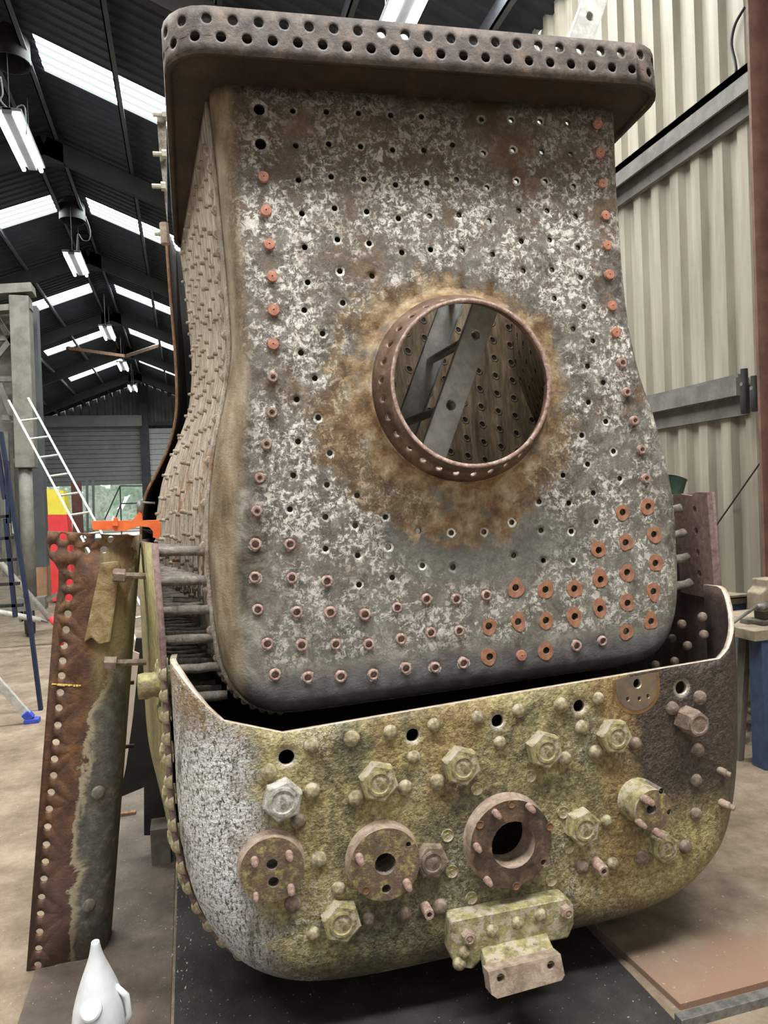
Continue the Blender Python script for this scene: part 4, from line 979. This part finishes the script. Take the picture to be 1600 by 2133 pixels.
# ============================================================ FLOOR PLATES
thing = thing_box
def slab(name, pts, z0_, z1, mats, kind='structure'):
    b = MB(); b.prism(pts, lambda a_, b_, t: Vector((a_, b_, t)), z0_, z1); o = b.build(name, mats, None, bevel=.002); return o
tn[0] += 1; st(slab('trim_%d' % tn[0], [(-.112, 1.), (1.385, 1.), (1.385, 7.5), (-.112, 7.5)], -.01, .003, 'deck'))
tn[0] += 1; st(slab('trim_%d' % tn[0], [(-.60, 1.), (-.122, 1.), (-.122, 7.5), (-.42, 7.5), (-.44, 2.95), (-.60, 2.80)], -.01, .004, 'deck2'))
tn[0] += 1; st(slab('trim_%d' % tn[0], [(1.43, 1.9), (2.6, 1.9), (2.45, 2.13), (2.03, 2.58), (1.6, 3.05), (1.36, 3.1)], -.01, .022, 'deck3'))
tn[0] += 1; st(slab('trim_%d' % tn[0], [(1.38, 1.83), (2.7, 1.83), (2.7, 1.865), (1.38, 1.865)], -.01, .03, 'steel'))
# loose grit beside the plate edge
gb = MB(); g0 = [on(372, 1800+i*3.2, 2, 0) for i in range(100)]
for P in g0:
    P = P+Vector((random.uniform(-.03, .05), random.uniform(-.02, .02), .004)); r_ = random.uniform(.0015, .005)
    gb.add([P+Vector((r_*random.uniform(-1, 1), r_*random.uniform(-1, 1), r_*z_)) for z_ in (0, 0, 0, 1.4)], [(0, 1, 2), (0, 1, 3), (1, 2, 3), (0, 2, 3)])
tag(gb.build('grit', 'cream'), 'pale metal grit scattered along the floor plate joint', 'grit', kind='stuff')

# ============================================================ ROLLED PLATE AT THE LEFT
PA, PB = on(55, 2026, 1, 2.8), on(119, 1200, 1, 2.8); up2 = (PB-PA).normalized(); rt2 = Vector((1, 0, 0)); rt2 = (rt2-up2*rt2.dot(up2)).normalized(); fw2 = up2.cross(rt2)
if fw2.y < 0: fw2 = -fw2
MP = Matrix(((rt2.x, fw2.x, up2.x, PA.x), (rt2.y, fw2.y, up2.y, PA.y), (rt2.z, fw2.z, up2.z, 0.004), (0, 0, 0, 1)))
MPi = MP.inverted()
pr = empty('rolled_plate', mat=MP); tag(pr, 'tall rusty flanged plate with a line of rivet holes, standing on the floor at left', 'plate')
plan = catmull([(-.10, .0), (0, 0), (.06, 0), (.105, 0), (.12, .006), (.145, .004), (.19, .0), (.235, .015), (.262, .05), (.27, .12), (.272, .20)], 4)
cp = [0.]
for A, B_ in zip(plan, plan[1:]): cp.append(cp[-1]+math.hypot(B_[0]-A[0], B_[1]-A[1]))
def pl(s_):
    s_ += .10
    for i in range(len(plan)-1):
        if s_ <= cp[i+1]+1e-9: t = (s_-cp[i])/(cp[i+1]-cp[i]); return plan[i][0]+(plan[i+1][0]-plan[i][0])*t, plan[i][1]+(plan[i+1][1]-plan[i][1])*t
    return plan[-1]
hp = [(148,1183),(145,1214),(143,1245),(141,1279),(137,1312),(133,1345),(130,1377),(128,1408),(125,1443),(122,1475),(120,1511),(116,1547),(113,1582),(111,1616),(106,1651),(102,1686),(99,1723),(96,1760),(94,1796),(91,1832),(86,1870),(84,1905),(82,1942),(80,1977),(78,2011),
      (131,1118),(172,1122),(204,1119),(231,1124),(112,1141),(147,1142),(180,1147),(217,1145)]
def pxl(x, y): q = MPi @ on(x, y, 1, 2.8); return q.x, q.z
hh = [(*pxl(x, y), .0135) for x, y in hp]
HT = pxl(103, 1106)[1]; SMX = .40
polyp = [(0, 0)] + [(k*.02, -.0) for k in range(1, 20)] + [(SMX, 0)] + [(SMX, HT*k/6) for k in range(1, 6)] + [(SMX, HT)] + [(SMX-k*.02, HT) for k in range(1, 22)] + [(-.042, HT), (-.045, HT-.045), (-.032, HT-.095), (-.012, HT-.115), (.004, HT-.14), (.008, HT-.2), (0, HT-.3)]
ext = [(.105, HT*k/8) for k in range(1, 8)] + [(x/100, HT*k/8) for x in range(12, 40, 2) for k in range(1, 8)]
V_, T_, A_ = sheet(polyp, hh, ext, 14, 0)
me = mesh('plate_body', [Vector((*pl(x), y)) for x, y in V_], T_, ['stack', 'stack', 'rustbar'], attr=A_); bm = bmesh.new(); bm.from_mesh(me); bm.faces.ensure_lookup_table()
bmesh.ops.recalc_face_normals(bm, faces=bm.faces); f_ = max(bm.faces, key=lambda f: f.calc_area() if abs(f.normal.y) > .9 else 0)
if f_.normal.y > 0: bmesh.ops.reverse_faces(bm, faces=bm.faces)
bm.to_mesh(me); bm.free(); auto(me, 50); o = obj('plate_body', me, pr); solid(o, .014, -1, 1, 2)
# cover strip lapped over the flange and the welded rib
b = MB(); x0, _ = pxl(190, 1200); zt, zb = pxl(200, 1166)[1], pxl(200, 1338)[1]
b.prism([(x0-.006, zb), (x0+.02, zb+.02), (x0+.045, zb-.005), (x0+.085, zb+.005), (x0+.10, zt-.02), (x0+.09, zt), (x0+.03, zt-.01)], lambda a_, b_, t: Vector((a_, t, b_)), -.018, .01)
o = b.build('welded_rib', mat_rust('rib_rust_green', (.10, .06, .03), (.26, .18, .08), (.42, .36, .2), 18, .8, .003), pr, bevel=.006)
for (x, y, k) in ((257, 1197, 1.3), (239, 1377, 1.3)):
    X, Z = pxl(x, y); A = Vector((X-.02, -.035 if k else 0, Z))
    b = MB(); b.tube([A+Vector((-.012, 0, 0)), A+Vector((.03, .0, 0))], .026, 6); b.tube([A+Vector((.02, 0, 0)), A+Vector((.13, .03, -.0))], .012, 8); b.build('clamp_bolt', 'browndome', pr)
for y in (1447, 1588):
    X, Z = pxl(250, y); b = MB(); b.tube([Vector((X-.05, .16, Z)), Vector((X+.035, .19, Z))], .008, 8); b.build('clamp_rod', 'dark', pr)
for (x, y) in ((205, 1650), (185, 1885)):
    X, Z = pxl(x, y); b = MB(); b.lathe([(.024, -.004), (.024, .004), (.018, .006), (0, .006)], 18, frame(Vector((X, pl(X)[1]-.004, Z)), Vector((.45, -1, 0)))); b.build('plug', 'stay', pr, smooth=True)
# illegible yellow paint-pen line
b = MB()
for k in range(11):
    X, Z = pxl(108+k*5.6, 1425+k*.3); b.box((X, -.0165 if False else -.002, Z-.004*random.random()-.001), (X+.006+.004*random.random(), .0, Z+.003))
b.build('paint_mark', simple('yellow_paint_mark', (.75, .55, .15), (.8, .62, .2), 20, .7), pr)
# pale board leaning behind
b = MB(); b.prism([(262, 1350), (290, 1362), (276, 1500), (262, 1600), (246, 1668), (232, 1668), (240, 1560)], lambda x, y, t: on(x, y, 1, 3.35)+Vector((0, t, 0)), 0, .02)
q = on(233, 1668, 1, 3.35)
tag(b.build('board', 'palewood'), 'pale narrow board leaning between the rolled plate and the boiler', 'board')
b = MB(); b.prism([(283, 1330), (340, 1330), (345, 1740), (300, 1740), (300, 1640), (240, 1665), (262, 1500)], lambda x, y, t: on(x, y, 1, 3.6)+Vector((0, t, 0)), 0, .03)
tag(b.build('shade_sheet', 'dark'), 'black sheet added for the deep shadow between board and boiler', 'sheet')  # flat black sheet drawn where only shadow lies

# ============================================================ ORANGE CLAMP
YC = 2.79
cl = empty('g_clamp', on(260, 1100, 1, YC)); tag(cl, 'orange G-clamp gripping the top of the rusty plates', 'clamp'); c0 = cl.location.copy()
pm = lambda x, y, t: on(x, y, 1, YC)-c0+Vector((0, t, 0))
b = MB(); b.prism([(192, 1085), (276, 1084), (286, 1073), (290, 1066), (296, 1070), (297, 1084), (330, 1083), (335, 1090), (335, 1112), (331, 1122), (319, 1119), (319, 1106), (311, 1098), (292, 1096), (278, 1100), (260, 1106), (240, 1106), (236, 1103), (195, 1104)], pm, -.02, .02); b.build('frame', 'orange', cl, bevel=.003)
b = MB(); b.prism([(296, 1103), (318, 1104), (322, 1110), (314, 1112)], pm, -.004, .03); b.build('jaw_pad', 'dark', cl)
b = MB(); b.prism([(238, 1078), (246, 1078), (248, 1096), (236, 1096)], pm, -.03, -.01); b.build('slide_lug', 'orange', cl, bevel=.002)
b = MB(); b.tube([pm(292, 1075, 0), pm(291, 1042, 0)], .011, 12); b.build('screw', 'steel', cl, smooth=True)
b = MB(); b.tube([pm(284, 1046, -.0), pm(323, 1048, 0)], .004, 8); b.build('tommy_bar', 'steel', cl, smooth=True)

# ============================================================ WHITE JUG
jp = on(200, 2133, 2, .0); jp = Vector((on(197, 1969, 1, 1.95).x+.002, 1.95, 0))
ztip = on(200, 1964, 1, 1.95).z
jg = empty('plastic_jug', jp + Vector((.0, 0, .004))); tag(jg, 'white plastic jug with a tall conical spout standing in the lower left corner', 'jug')
prof = [(.0, 0), (.060, 0), (.068, .01), (.070, .06), (.070, ztip-.20), (.066, ztip-.165), (.050, ztip-.115), (.034, ztip-.075), (.021, ztip-.045), (.014, ztip-.02), (.0115, ztip-.004), (.0105, ztip), (.008, ztip), (.008, ztip-.02), (0, ztip-.02)]
b = MB(); n = 32; vs = []
for r_, z_ in prof:
    for k in range(n):
        t = 2*PI*k/n; e = 2.6 if z_ < ztip-.15 else 2.2; cs, sn = math.cos(t), math.sin(t)
        q_ = (abs(cs)**e+abs(sn)**e)**(-1/e); vs.append((r_*q_*cs*.93, r_*q_*sn*1.15, z_))
b.add(vs, [(i*n+k, i*n+(k+1) % n, (i+1)*n+(k+1) % n, (i+1)*n+k) for i in range(len(prof)-1) for k in range(n)])
o = b.build('body', 'jug', jg, merge=True, smooth=True); sm_ = o.modifiers.new('s', 'SUBSURF'); sm_.levels = 1; sm_.render_levels = 1
b = MB(); Mx = frame(Vector((-.008, -.062, ztip-.135)), Vector((-.1, -1, .85))); b.lathe([(0, .012), (.022, .012), (.026, .008), (.027, -.01)], 24, Mx); b.build('filler_cap', 'jug', jg, ang=40)
b = MB(); b.tube([(.045, -.01, ztip-.12), (.070, -.01, ztip-.15), (.075, -.01, ztip-.20), (.062, -.01, ztip-.23)], .0075, 10); b.build('handle', 'jug', jg, smooth=True)
b = MB(); b.tube([(-.012, -.083, ztip-.215), (-.016, -.083, ztip-.235), (-.018, -.083, ztip-.27)], .0022, 6); b.build('ink_mark', 'black', jg)

# ============================================================ LADDERS
def ladder(name_pts, wv, n, name, label, web=.075, parent=None, thick=.022, rung_r=.014, first=.15, sp=.28, holes=True, mat='alu'):
    """two stiles A->B, second offset by wv; web faces normal to wv"""
    A, B_ = name_pts; d = (B_-A).normalized(); wvn = wv.normalized(); face = d.cross(wvn).normalized()
    t = empty(name, A); tag(t, label, 'ladder')
    for k, off_ in enumerate((Vector((0, 0, 0)), wv)):
        b = MB(); C_ = off_; ln = (B_-A).length; sgn = 1 if k == 0 else -1
        V_, T_, A_ = sheet([(0, -web/2), (ln, -web/2), (ln, web/2), (0, web/2)], [(first+sp*i, 0, rung_r+.004) for i in range(n) if first+sp*i < ln-.03] if (holes and k == 0) else [], n=12, rimk=0)
        b.add([C_+d*x+face*y for x, y in V_], T_)
        for s_ in (-1, 1): b.box((0, 0, 0), (1, 1, 1), Matrix.Translation(C_+face*(s_*web/2-.0015)) @ Matrix((( d.x*ln, face.x*.003, wvn.x*thick*sgn, 0), (d.y*ln, face.y*.003, wvn.y*thick*sgn, 0), (d.z*ln, face.z*.003, wvn.z*thick*sgn, 0), (0, 0, 0, 1))))
        b.build('stile', mat, t)
    for i in range(n):
        s_ = first+sp*i
        if s_ > (B_-A).length-.03: break
        b = MB(); b.tube([d*s_-wvn*.001, d*s_+wv+wvn*.002], rung_r, 10, cap=False); b.build('rung', mat, t, smooth=True)
    return t
# ladder inside the firebox: near stile at w=.15, far stile at w=.52
Wn = .16
A = MF @ Lp(868, 1045, Wn); B_ = MF @ Lp(1262, -60, Wn+.12)
A = A + (A-B_).normalized()*.28
lad = ladder((A, B_), wF*.43-uF*.05, 12, 'ladder', 'aluminium ladder standing inside the firebox, seen through the firehole', .10, first=.095+.28, sp=.293, rung_r=.017)
# ladder leaning on the gantry
A = on(205, 1190, 1, 7.6); B_ = on(17, 836, 1, 8.6); A = A+(A-B_).normalized()*.95
wv = on(50, 832, 1, 8.6)-B_; ladder((A, B_), wv.normalized()*.22, 16, 'ladder', 'aluminium ladder leaning on the grey gantry at the left', .05, first=.1, sp=.26, holes=False, rung_r=.012)

# ============================================================ GANTRY AND CLUTTER AT THE LEFT
YG = 10.5; g = on(58, 1325, 1, YG)
ga = empty('lifting_gantry', Vector((g.x, YG, 0))); tag(ga, 'tall grey steel lifting gantry on a rubber wheel at the left edge', 'gantry'); c0 = ga.location.copy()
pg = lambda x, y, dy=0.: on(x, y, 1, YG+dy)-c0
b = MB(); b.bar(pg(43, 620), pg(56, 975), .24, .26); b.build('mast', 'gantry', ga, bevel=.01)
b = MB(); b.tube([pg(52, 960), pg(64, 1270)], .085, 16); b.tube([pg(50, 955), pg(51, 975)], .13, 16); b.build('lower_mast', 'gantry', ga, smooth=True)
b = MB(); b.bar(pg(8, 640, .5), pg(24, 1200, .5), .18, .2); b.build('mast', 'gantry', ga)
b = MB(); b.bar(pg(66, 640, .6), pg(88, 1180, .6), .16, .2); b.build('mast', 'purlin', ga)
b = MB(); b.bar(pg(-60, 612), pg(70, 604), .3, .12); b.bar(pg(-60, 650), pg(66, 640), .2, .08); b.build('top_beam', 'gantry', ga)
for A_, B2_ in (((-20, 640), (30, 720)), ((30, 700), (-20, 760)), ((-10, 705), (40, 705)), ((-10, 790), (42, 790)), ((0, 800), (30, 880)), ((5, 870), (48, 873)), ((12, 900), (20, 1180))):
    b = MB(); b.bar(pg(*A_, .2), pg(*B2_, .2), .07, .07); b.build('brace', 'gantry', ga)
wh = on(62, 1300, 1, YG)-c0; b = MB(); b.lathe([(.07, -.06), (.17, -.06), (.2, -.03), (.2, .03), (.17, .06), (.07, .06), (.07, -.06)], 24, frame(Vector((wh.x, 0, .2)), Vector((1, .25, 0)))); b.build('wheel', 'black', ga, ang=40)
b = MB(); b.box((wh.x-.16, -.12, .35), (wh.x+.22, .12, .52)); b.bar(Vector((wh.x+.1, 0, .4)), pg(160, 1215)+Vector((0, 0, 0)), .05, .05); b.bar(Vector((wh.x-.1, 0, .2)), Vector((wh.x-.1, 0, .45)), .03, .12); b.build('wheel_bracket', 'gantry', ga)
# far steel stanchions
for (x0_, x1_, Y, lab, mt) in ((80, 92, 16., 'dark green stanchion behind the leaning ladder', 'gantry'), (150, 167, 18., 'red-brown iron stanchion left of the bright doorway', 'redbrown')):
    b = MB(); A_ = on((x0_+x1_)/2, 960 if mt == 'gantry' else 1005, 1, Y); wd = (x1_-x0_)/F*Y; b.box((-wd/2, -.1, 0), (wd/2, .1, A_.z)); o = b.build('stanchion', mt, loc=(A_.x, Y, 0)); tag(o, lab, 'post')
# blue step ladder at the very edge
A_ = on(10, 1200, 1, 6.5); sl = empty('step_ladder', Vector((A_.x, 6.5, 0))); tag(sl, 'dark blue metal stepladder cut off by the left edge', 'stepladder'); c0 = sl.location.copy()
ps = lambda x, y, dy=0.: on(x, y, 1, 6.5+dy)-c0
for A_, B2_ in (((2, 900), (58, 1260)), ((-10, 905), (10, 1040)), ((12, 1080), (32, 1285)), ((14, 960), (18, 1090))):
    b = MB(); b.bar(ps(*A_), ps(*B2_), .03, .05); b.build('stile', 'dblue', sl)
b = MB(); P1 = ps(58, 1260); P2 = ps(32, 1285, .1); b.bar(P1, Vector((P1.x+.06, P1.y, .0)), .03, .05); b.build('stile', 'dblue', sl)
for i, y in enumerate((1075, 1120, 1165, 1215, 1260)):
    b = MB(); b.bar(ps(-30, y+4), ps(20+i*7, y), .05, .025); b.build('tread', 'black', sl)
# stabiliser poles
pb_ = on(115, 1303, 2, .0)
stb = empty('stabiliser', on(112, 1345, 2, 0)); tag(stb, 'pair of grey tubular stabiliser poles meeting at a red end by the rolled plate', 'stabiliser'); c0 = stb.location.copy(); Ys = stb.location.y
pp_ = lambda x, y, Y=None: on(x, y, 1, Y or Ys)-c0
b = MB(); b.tube([pp_(-250, 891), pp_(104, 1288)], .035, 12); b.build('pole', 'alu', stb, smooth=True)
b = MB(); b.tube([pp_(-250, 1228), pp_(86, 1292)], .035, 12); b.build('pole', 'alu', stb, smooth=True)
b = MB(); b.tube([pp_(84, 1291), pp_(100, 1294)], .022, 10); b.build('pin', 'steel', stb)
b = MB(); b.tube([pp_(104, 1286), pp_(118, 1302), Vector((.08, 0, .0))], .036, 12); b.build('foot', 'red', stb, smooth=True)
bf = on(66, 1505, 2, 0); ol = empty('outrigger_leg', bf); tag(ol, 'grey outrigger leg with a bright blue foot resting on the floor', 'outrigger'); c0 = bf.copy()
b = MB(); b.bar(on(-300, 1088, 1, bf.y)-c0, on(58, 1490, 1, bf.y)-c0, .04, .06); b.build('leg', 'alu', ol, bevel=.004)
b = MB(); b.bar(on(52, 1484, 1, bf.y)-c0, Vector((-.0, 0, .03)), .075, .06); b.box((-.05, -.04, 0), (.06, .04, .035)); b.build('foot', 'bblue', ol, bevel=.006)
# coloured sheets and boxes far down the shed
def flat_thing(name, pxs, Y, th, mats, label, cat):
    b = MB(); c_ = on(sum(q_[0] for q_ in pxs)/len(pxs), max(q_[1] for q_ in pxs), 1, Y); b.prism(pxs, lambda x, y, t: on(x, y, 1, Y)-c_+Vector((0, t, 0)), 0, th); o = b.build(name, mats, loc=c_); return tag(o, label, cat)
t = empty('sheeted_stack', on(120, 1130, 1, 14.)); tag(t, 'yellow over red sheeted stack behind the leaning ladder', 'sheet'); c0 = t.location.copy()
for pxs, mt, nm in (([(97, 1018), (132, 1022), (139, 1072), (100, 1072)], 'yellow', 'yellow_sheet'), ([(99, 1072), (139, 1072), (154, 1252), (109, 1252)], 'red', 'red_sheet')):
    b = MB(); b.prism(pxs, lambda x, y, t_: on(x, y, 1, 14.)-c0+Vector((0, t_, 0)), 0, .5); b.build(nm, mt, t)
flat_thing('hanging_sign', [(68, 1041), (88, 1040), (88, 1051), (69, 1052)], 15.86, .04, 'signgreen', 'small green sign beside the gantry mast', 'sign')
flat_thing('fire_bucket', [(74, 1018), (84, 1018), (84, 1032), (75, 1032)], 15.8, .1, 'red', 'small red box hung above the green sign', 'box')
flat_thing('carton', [(66, 1096), (96, 1094), (99, 1251), (69, 1252)], 14.6, .4, 'box', 'brown carton beyond the gantry wheel', 'box')
flat_thing('white_drum', [(84, 1076), (95, 1076), (95, 1095), (84, 1095)], 14.7, .2, 'white', 'pale tub standing on the brown carton', 'tub')
b = MB(); b.prism([(16, 1086), (31, 1088), (33, 1112), (20, 1110)], lambda x, y, t: on(x, y, 1, 10.8)-ga.location+Vector((0, t, 0)), 0, .03); b.build('pale_notice', 'white', ga)
yw = on(85, 1220, 2, 0).y; flat_thing('leaning_panel', [(62, 1160), (100, 1150), (104, 1200), (86, 1222), (64, 1218)], yw, .03, 'white', 'white panel leaning on the shed floor behind the gantry wheel', 'panel')
# bright side window strip in the left distance
for i, (x0_, x1_, y0_, y1_) in enumerate(((22, 43, 1020, 1062), (54, 63, 1018, 1045))):
    ncount += 1; b = MB(); b.prism([(x0_, y0_), (x1_, y0_), (x1_, y1_), (x0_, y1_)], lambda x, y, t: on(x, y, 1, YF-.15)+Vector((0, t, 0)), 0, .05); st(b.build('window_%d' % ncount, emit('daylit_pane_%d' % i, (.85, .95, 1), 1.4)))
# handrail frame in the doorway
hr = empty('handrail', on(240, 1095, 1, 40.)); tag(hr, 'thin grey handrail frame standing in the bright doorway', 'handrail'); c0 = hr.location.copy()
for A_, B2_ in (((218, 1082), (250, 1012)), ((250, 1012), (296, 1012)), ((250, 1012), (254, 1130)), ((251, 1049), (296, 1048)), ((240, 1082), (252, 1050))):
    b = MB(); b.tube([on(*A_, 1, 40.)-c0, on(*B2_, 1, 40.)-c0], .035, 6); b.build('rail', 'purlin', hr)
b = MB()
for x in (181, 194):
    A_, B2_ = on(x, 1000, 1, 42.), on(x+2, 1130, 1, 42.); b.bar(A_, B2_, .12, .12)
tag(b.build('door_track', 'gable'), 'dark upright track at the left side of the bright doorway', 'track')
# outside
b = MB(); b.box((-30, YF+.2, -.35), (25, 95, -.02)); st(b.build('floor_yard', 'yard'))
for i, (x, y, r_, mt, lb) in enumerate(((-13, 66, 4.4, 'leaf', 'pale green tree filling the left of the doorway'), (-3.2, 74, 4.6, 'leaf', 'pale green tree filling the middle of the doorway'), (-8.4, 58, 2.6, 'leaf', 'smallest pale green tree, nearest beyond the doorway'))):
    bm = bmesh.new(); bmesh.ops.create_icosphere(bm, subdivisions=5, radius=r_)
    for v in bm.verts: v.co *= 1+.25*mn.noise(v.co*.9+Vector((i*9, 0, 0)))+.10*mn.noise(v.co*3.5)
    me = bpy.data.meshes.new('crown'); bm.to_mesh(me); bm.free(); me.materials.append(M['leaf'])
    t = empty('tree', (x, y, 0)); tag(t, lb, 'tree', 'trees beyond the far doorway'); obj('crown', me, t, (0, 0, r_*.8)); b = MB(); b.tube([(0, 0, -.05), (0, 0, r_*.8)], .3, 8); b.build('trunk', 'redbrown', t)

# ============================================================ RIGHT SIDE
# hanging tools and cable
b = MB(); cv = [on(x, y, 0, XR-.03) for x, y in catmull([(1552, 15), (1532, 50), (1524, 90), (1532, 130), (1533, 150), (1524, 172)], 5)]; b.tube(cv, .011, 6)
tag(b.build('wall_cable', 'black', smooth=True), 'black cable hanging on the cream cladding above the upper rail', 'cable')
P1, P2 = on(1592, 952, 0, XR-.05), on(1480, 1112, 0, XR-.05); b = MB(); b.tube([P1, P2], .006, 6); tag(b.build('guy_wire', 'black'), 'thin dark wire slanting down the lower cladding', 'wire')
for i, (x, y0_, y1_, lb) in enumerate(((1553, 768, 862, 'left one of two black cylinders hung at the wall rail end'), (1574, 783, 857, 'right one of two black cylinders hung at the wall rail end'))):
    A_, B2_ = on(x, y1_, 0, XR-.17), on(x-1, y0_, 0, XR-.17); t = empty('hanging_cylinder', A_); tag(t, lb, 'cylinder', 'black cylinders on the wall rail'); h_ = (B2_-A_).length; r_ = .031
    b = MB(); b.lathe([(0, 0), (r_*.9, 0), (r_, .01), (r_, h_*.62), (r_*.8, h_*.7), (r_*.8, h_), (0, h_)], 16); b.build('body', 'black', t, ang=40)
    b = MB(); b.tube([(-.03, 0, h_*.66), (.13, .0, h_*.62)], .014, 8); b.build('clip', 'steel', t)
# workbenches
bx = on(1594, 1597, 2, 0)
wb = empty('workbench', Vector((bx.x, bx.y, 0))); tag(wb, 'blue framed workbench with a thick worn top at the right edge', 'workbench'); c0 = wb.location.copy(); zt_ = on(1570, 1310, 1, bx.y).z
b = MB(); b.box((-.045, -.05, 0), (.05, .05, zt_-.05)); b.build('leg', 'blue', wb, bevel=.004)
b = MB(); b.box((.55, -.05, 0), (.65, .05, zt_-.05)); b.build('leg', 'blue', wb, bevel=.004)
b = MB(); b.box((-.1, -.06, zt_-.06), (.7, .55, zt_)); b.build('bench_top', 'wood', wb, bevel=.004)
b = MB(); b.box((.3, .45, 0), (.38, .53, zt_-.05)); b.build('leg', 'blue', wb)
vi = empty('bench_vice', Vector((bx.x+.15, bx.y+.1, zt_))); tag(vi, 'old brown bench vice on the blue workbench', 'vice')
b = MB(); b.box((-.10, -.06, 0), (.12, .08, .03)); b.box((-.06, -.03, .03), (.1, .05, .10)); b.build('base', 'block', vi, bevel=.008)
b = MB(); b.prism([(-.09, .08), (.15, .08), (.15, .2), (.06, .27), (-.05, .27), (-.05, .22), (-.09, .19)], lambda a_, b_, t: Vector((a_, t, b_)), -.05, .07); b.build('jaw', 'wood', vi, bevel=.008)
b = MB(); b.tube([(-.05, -.06, .12), (-.16, -.10, .12)], .022, 10); b.build('screw', 'steel', vi, smooth=True)
b = MB(); A_ = on(1577, 1262, 1, bx.y-.05)-vi.location; B2_ = on(1460, 1345, 1, bx.y-.05)-vi.location; b.tube([A_, B2_], .009, 8); b.build('handle', 'steel', vi, smooth=True)
YB2 = bx.y+1.25; q = on(1478, 1215, 1, YB2)
sh = empty('steel_bench', Vector((q.x, YB2, 0))); tag(sh, 'low bench with warped boards behind the right corner of the boiler', 'bench'); zs_ = on(1500, 1240, 1, YB2).z
b = MB(); b.box((-.3, -.2, zs_-.04), (.55, .35, zs_)); b.box((-.3, -.25, zs_+.02), (.42, .2, zs_+.035)); b.build('bench_top', 'wood', sh)
b = MB(); b.box((-.3, -.19, zs_-.12), (.55, -.15, zs_-.04)); b.build('rail', 'blue', sh)
for x in (-.25, .48):
    b = MB(); b.box((x, -.18, 0), (x+.06, -.12, zs_-.1)); b.build('leg', 'blue', sh)
b = MB(); A_ = on(1555, 1290, 1, bx.y+.15); B2_ = on(1537, 1600, 1, bx.y+.15); B2_.z = .0; b.bar(A_, B2_, .04, .06); tag(b.build('angle_bar', 'block'), 'dark flat bar leaning in front of the canvas bundles', 'bar')
for i, (x, y, w_, h_, lb) in enumerate(((1552, 1420, .19, .15, 'topmost pale canvas bundle under the benches'), (1560, 1478, .2, .09, 'flattened canvas bundle in the middle of the heap'), (1548, 1535, .18, .13, 'lowest grey canvas bundle left of the blue leg'), (1610, 1400, .16, .12, 'canvas bundle right of the blue leg, near the vice'), (1612, 1520, .17, .14, 'grey canvas bundle right of the blue leg, on the floor'), (1608, 1460, .16, .09, 'thin canvas bundle right of the blue leg, mid heap'))):
    P = on(x, y, 1, bx.y+.45); bm = bmesh.new(); bmesh.ops.create_icosphere(bm, subdivisions=4, radius=1.)
    for v in bm.verts:
        n_ = 1+.3*mn.noise(v.co*1.7+Vector((i*3, 0, 0)))+.16*math.sin(v.co.z*14+mn.noise(v.co*2)*6)*.6+.12*mn.noise(v.co*6); v.co *= n_; v.co.x *= w_*.8; v.co.y *= w_*.8; v.co.z *= h_*.85
    me = bpy.data.meshes.new('canvas_bundle'); bm.to_mesh(me); bm.free(); me.materials.append(M['cloth'])
    for p_ in me.polygons: p_.use_smooth = True
    tag(obj('canvas_bundle', me, None, P), lb, 'bundle', None)
# dark rimmed tin behind the boiler's right shoulder
P = MF @ Lp(1392, 1004, .45); t = empty('paint_tin', P-Vector((0, 0, .10))); tag(t, 'dark green open tin standing behind the right side of the boiler', 'tin')
b = MB(); b.lathe([(0, 0), (.045, 0), (.046, .12), (.049, .124), (.043, .124), (.042, .01), (0, .01)], 24, Matrix.Rotation(.35, 4, 'Y')); b.build('can', simple('green_tin', (.02, .05, .04), (.05, .09, .07), 9, .4), t, ang=40)
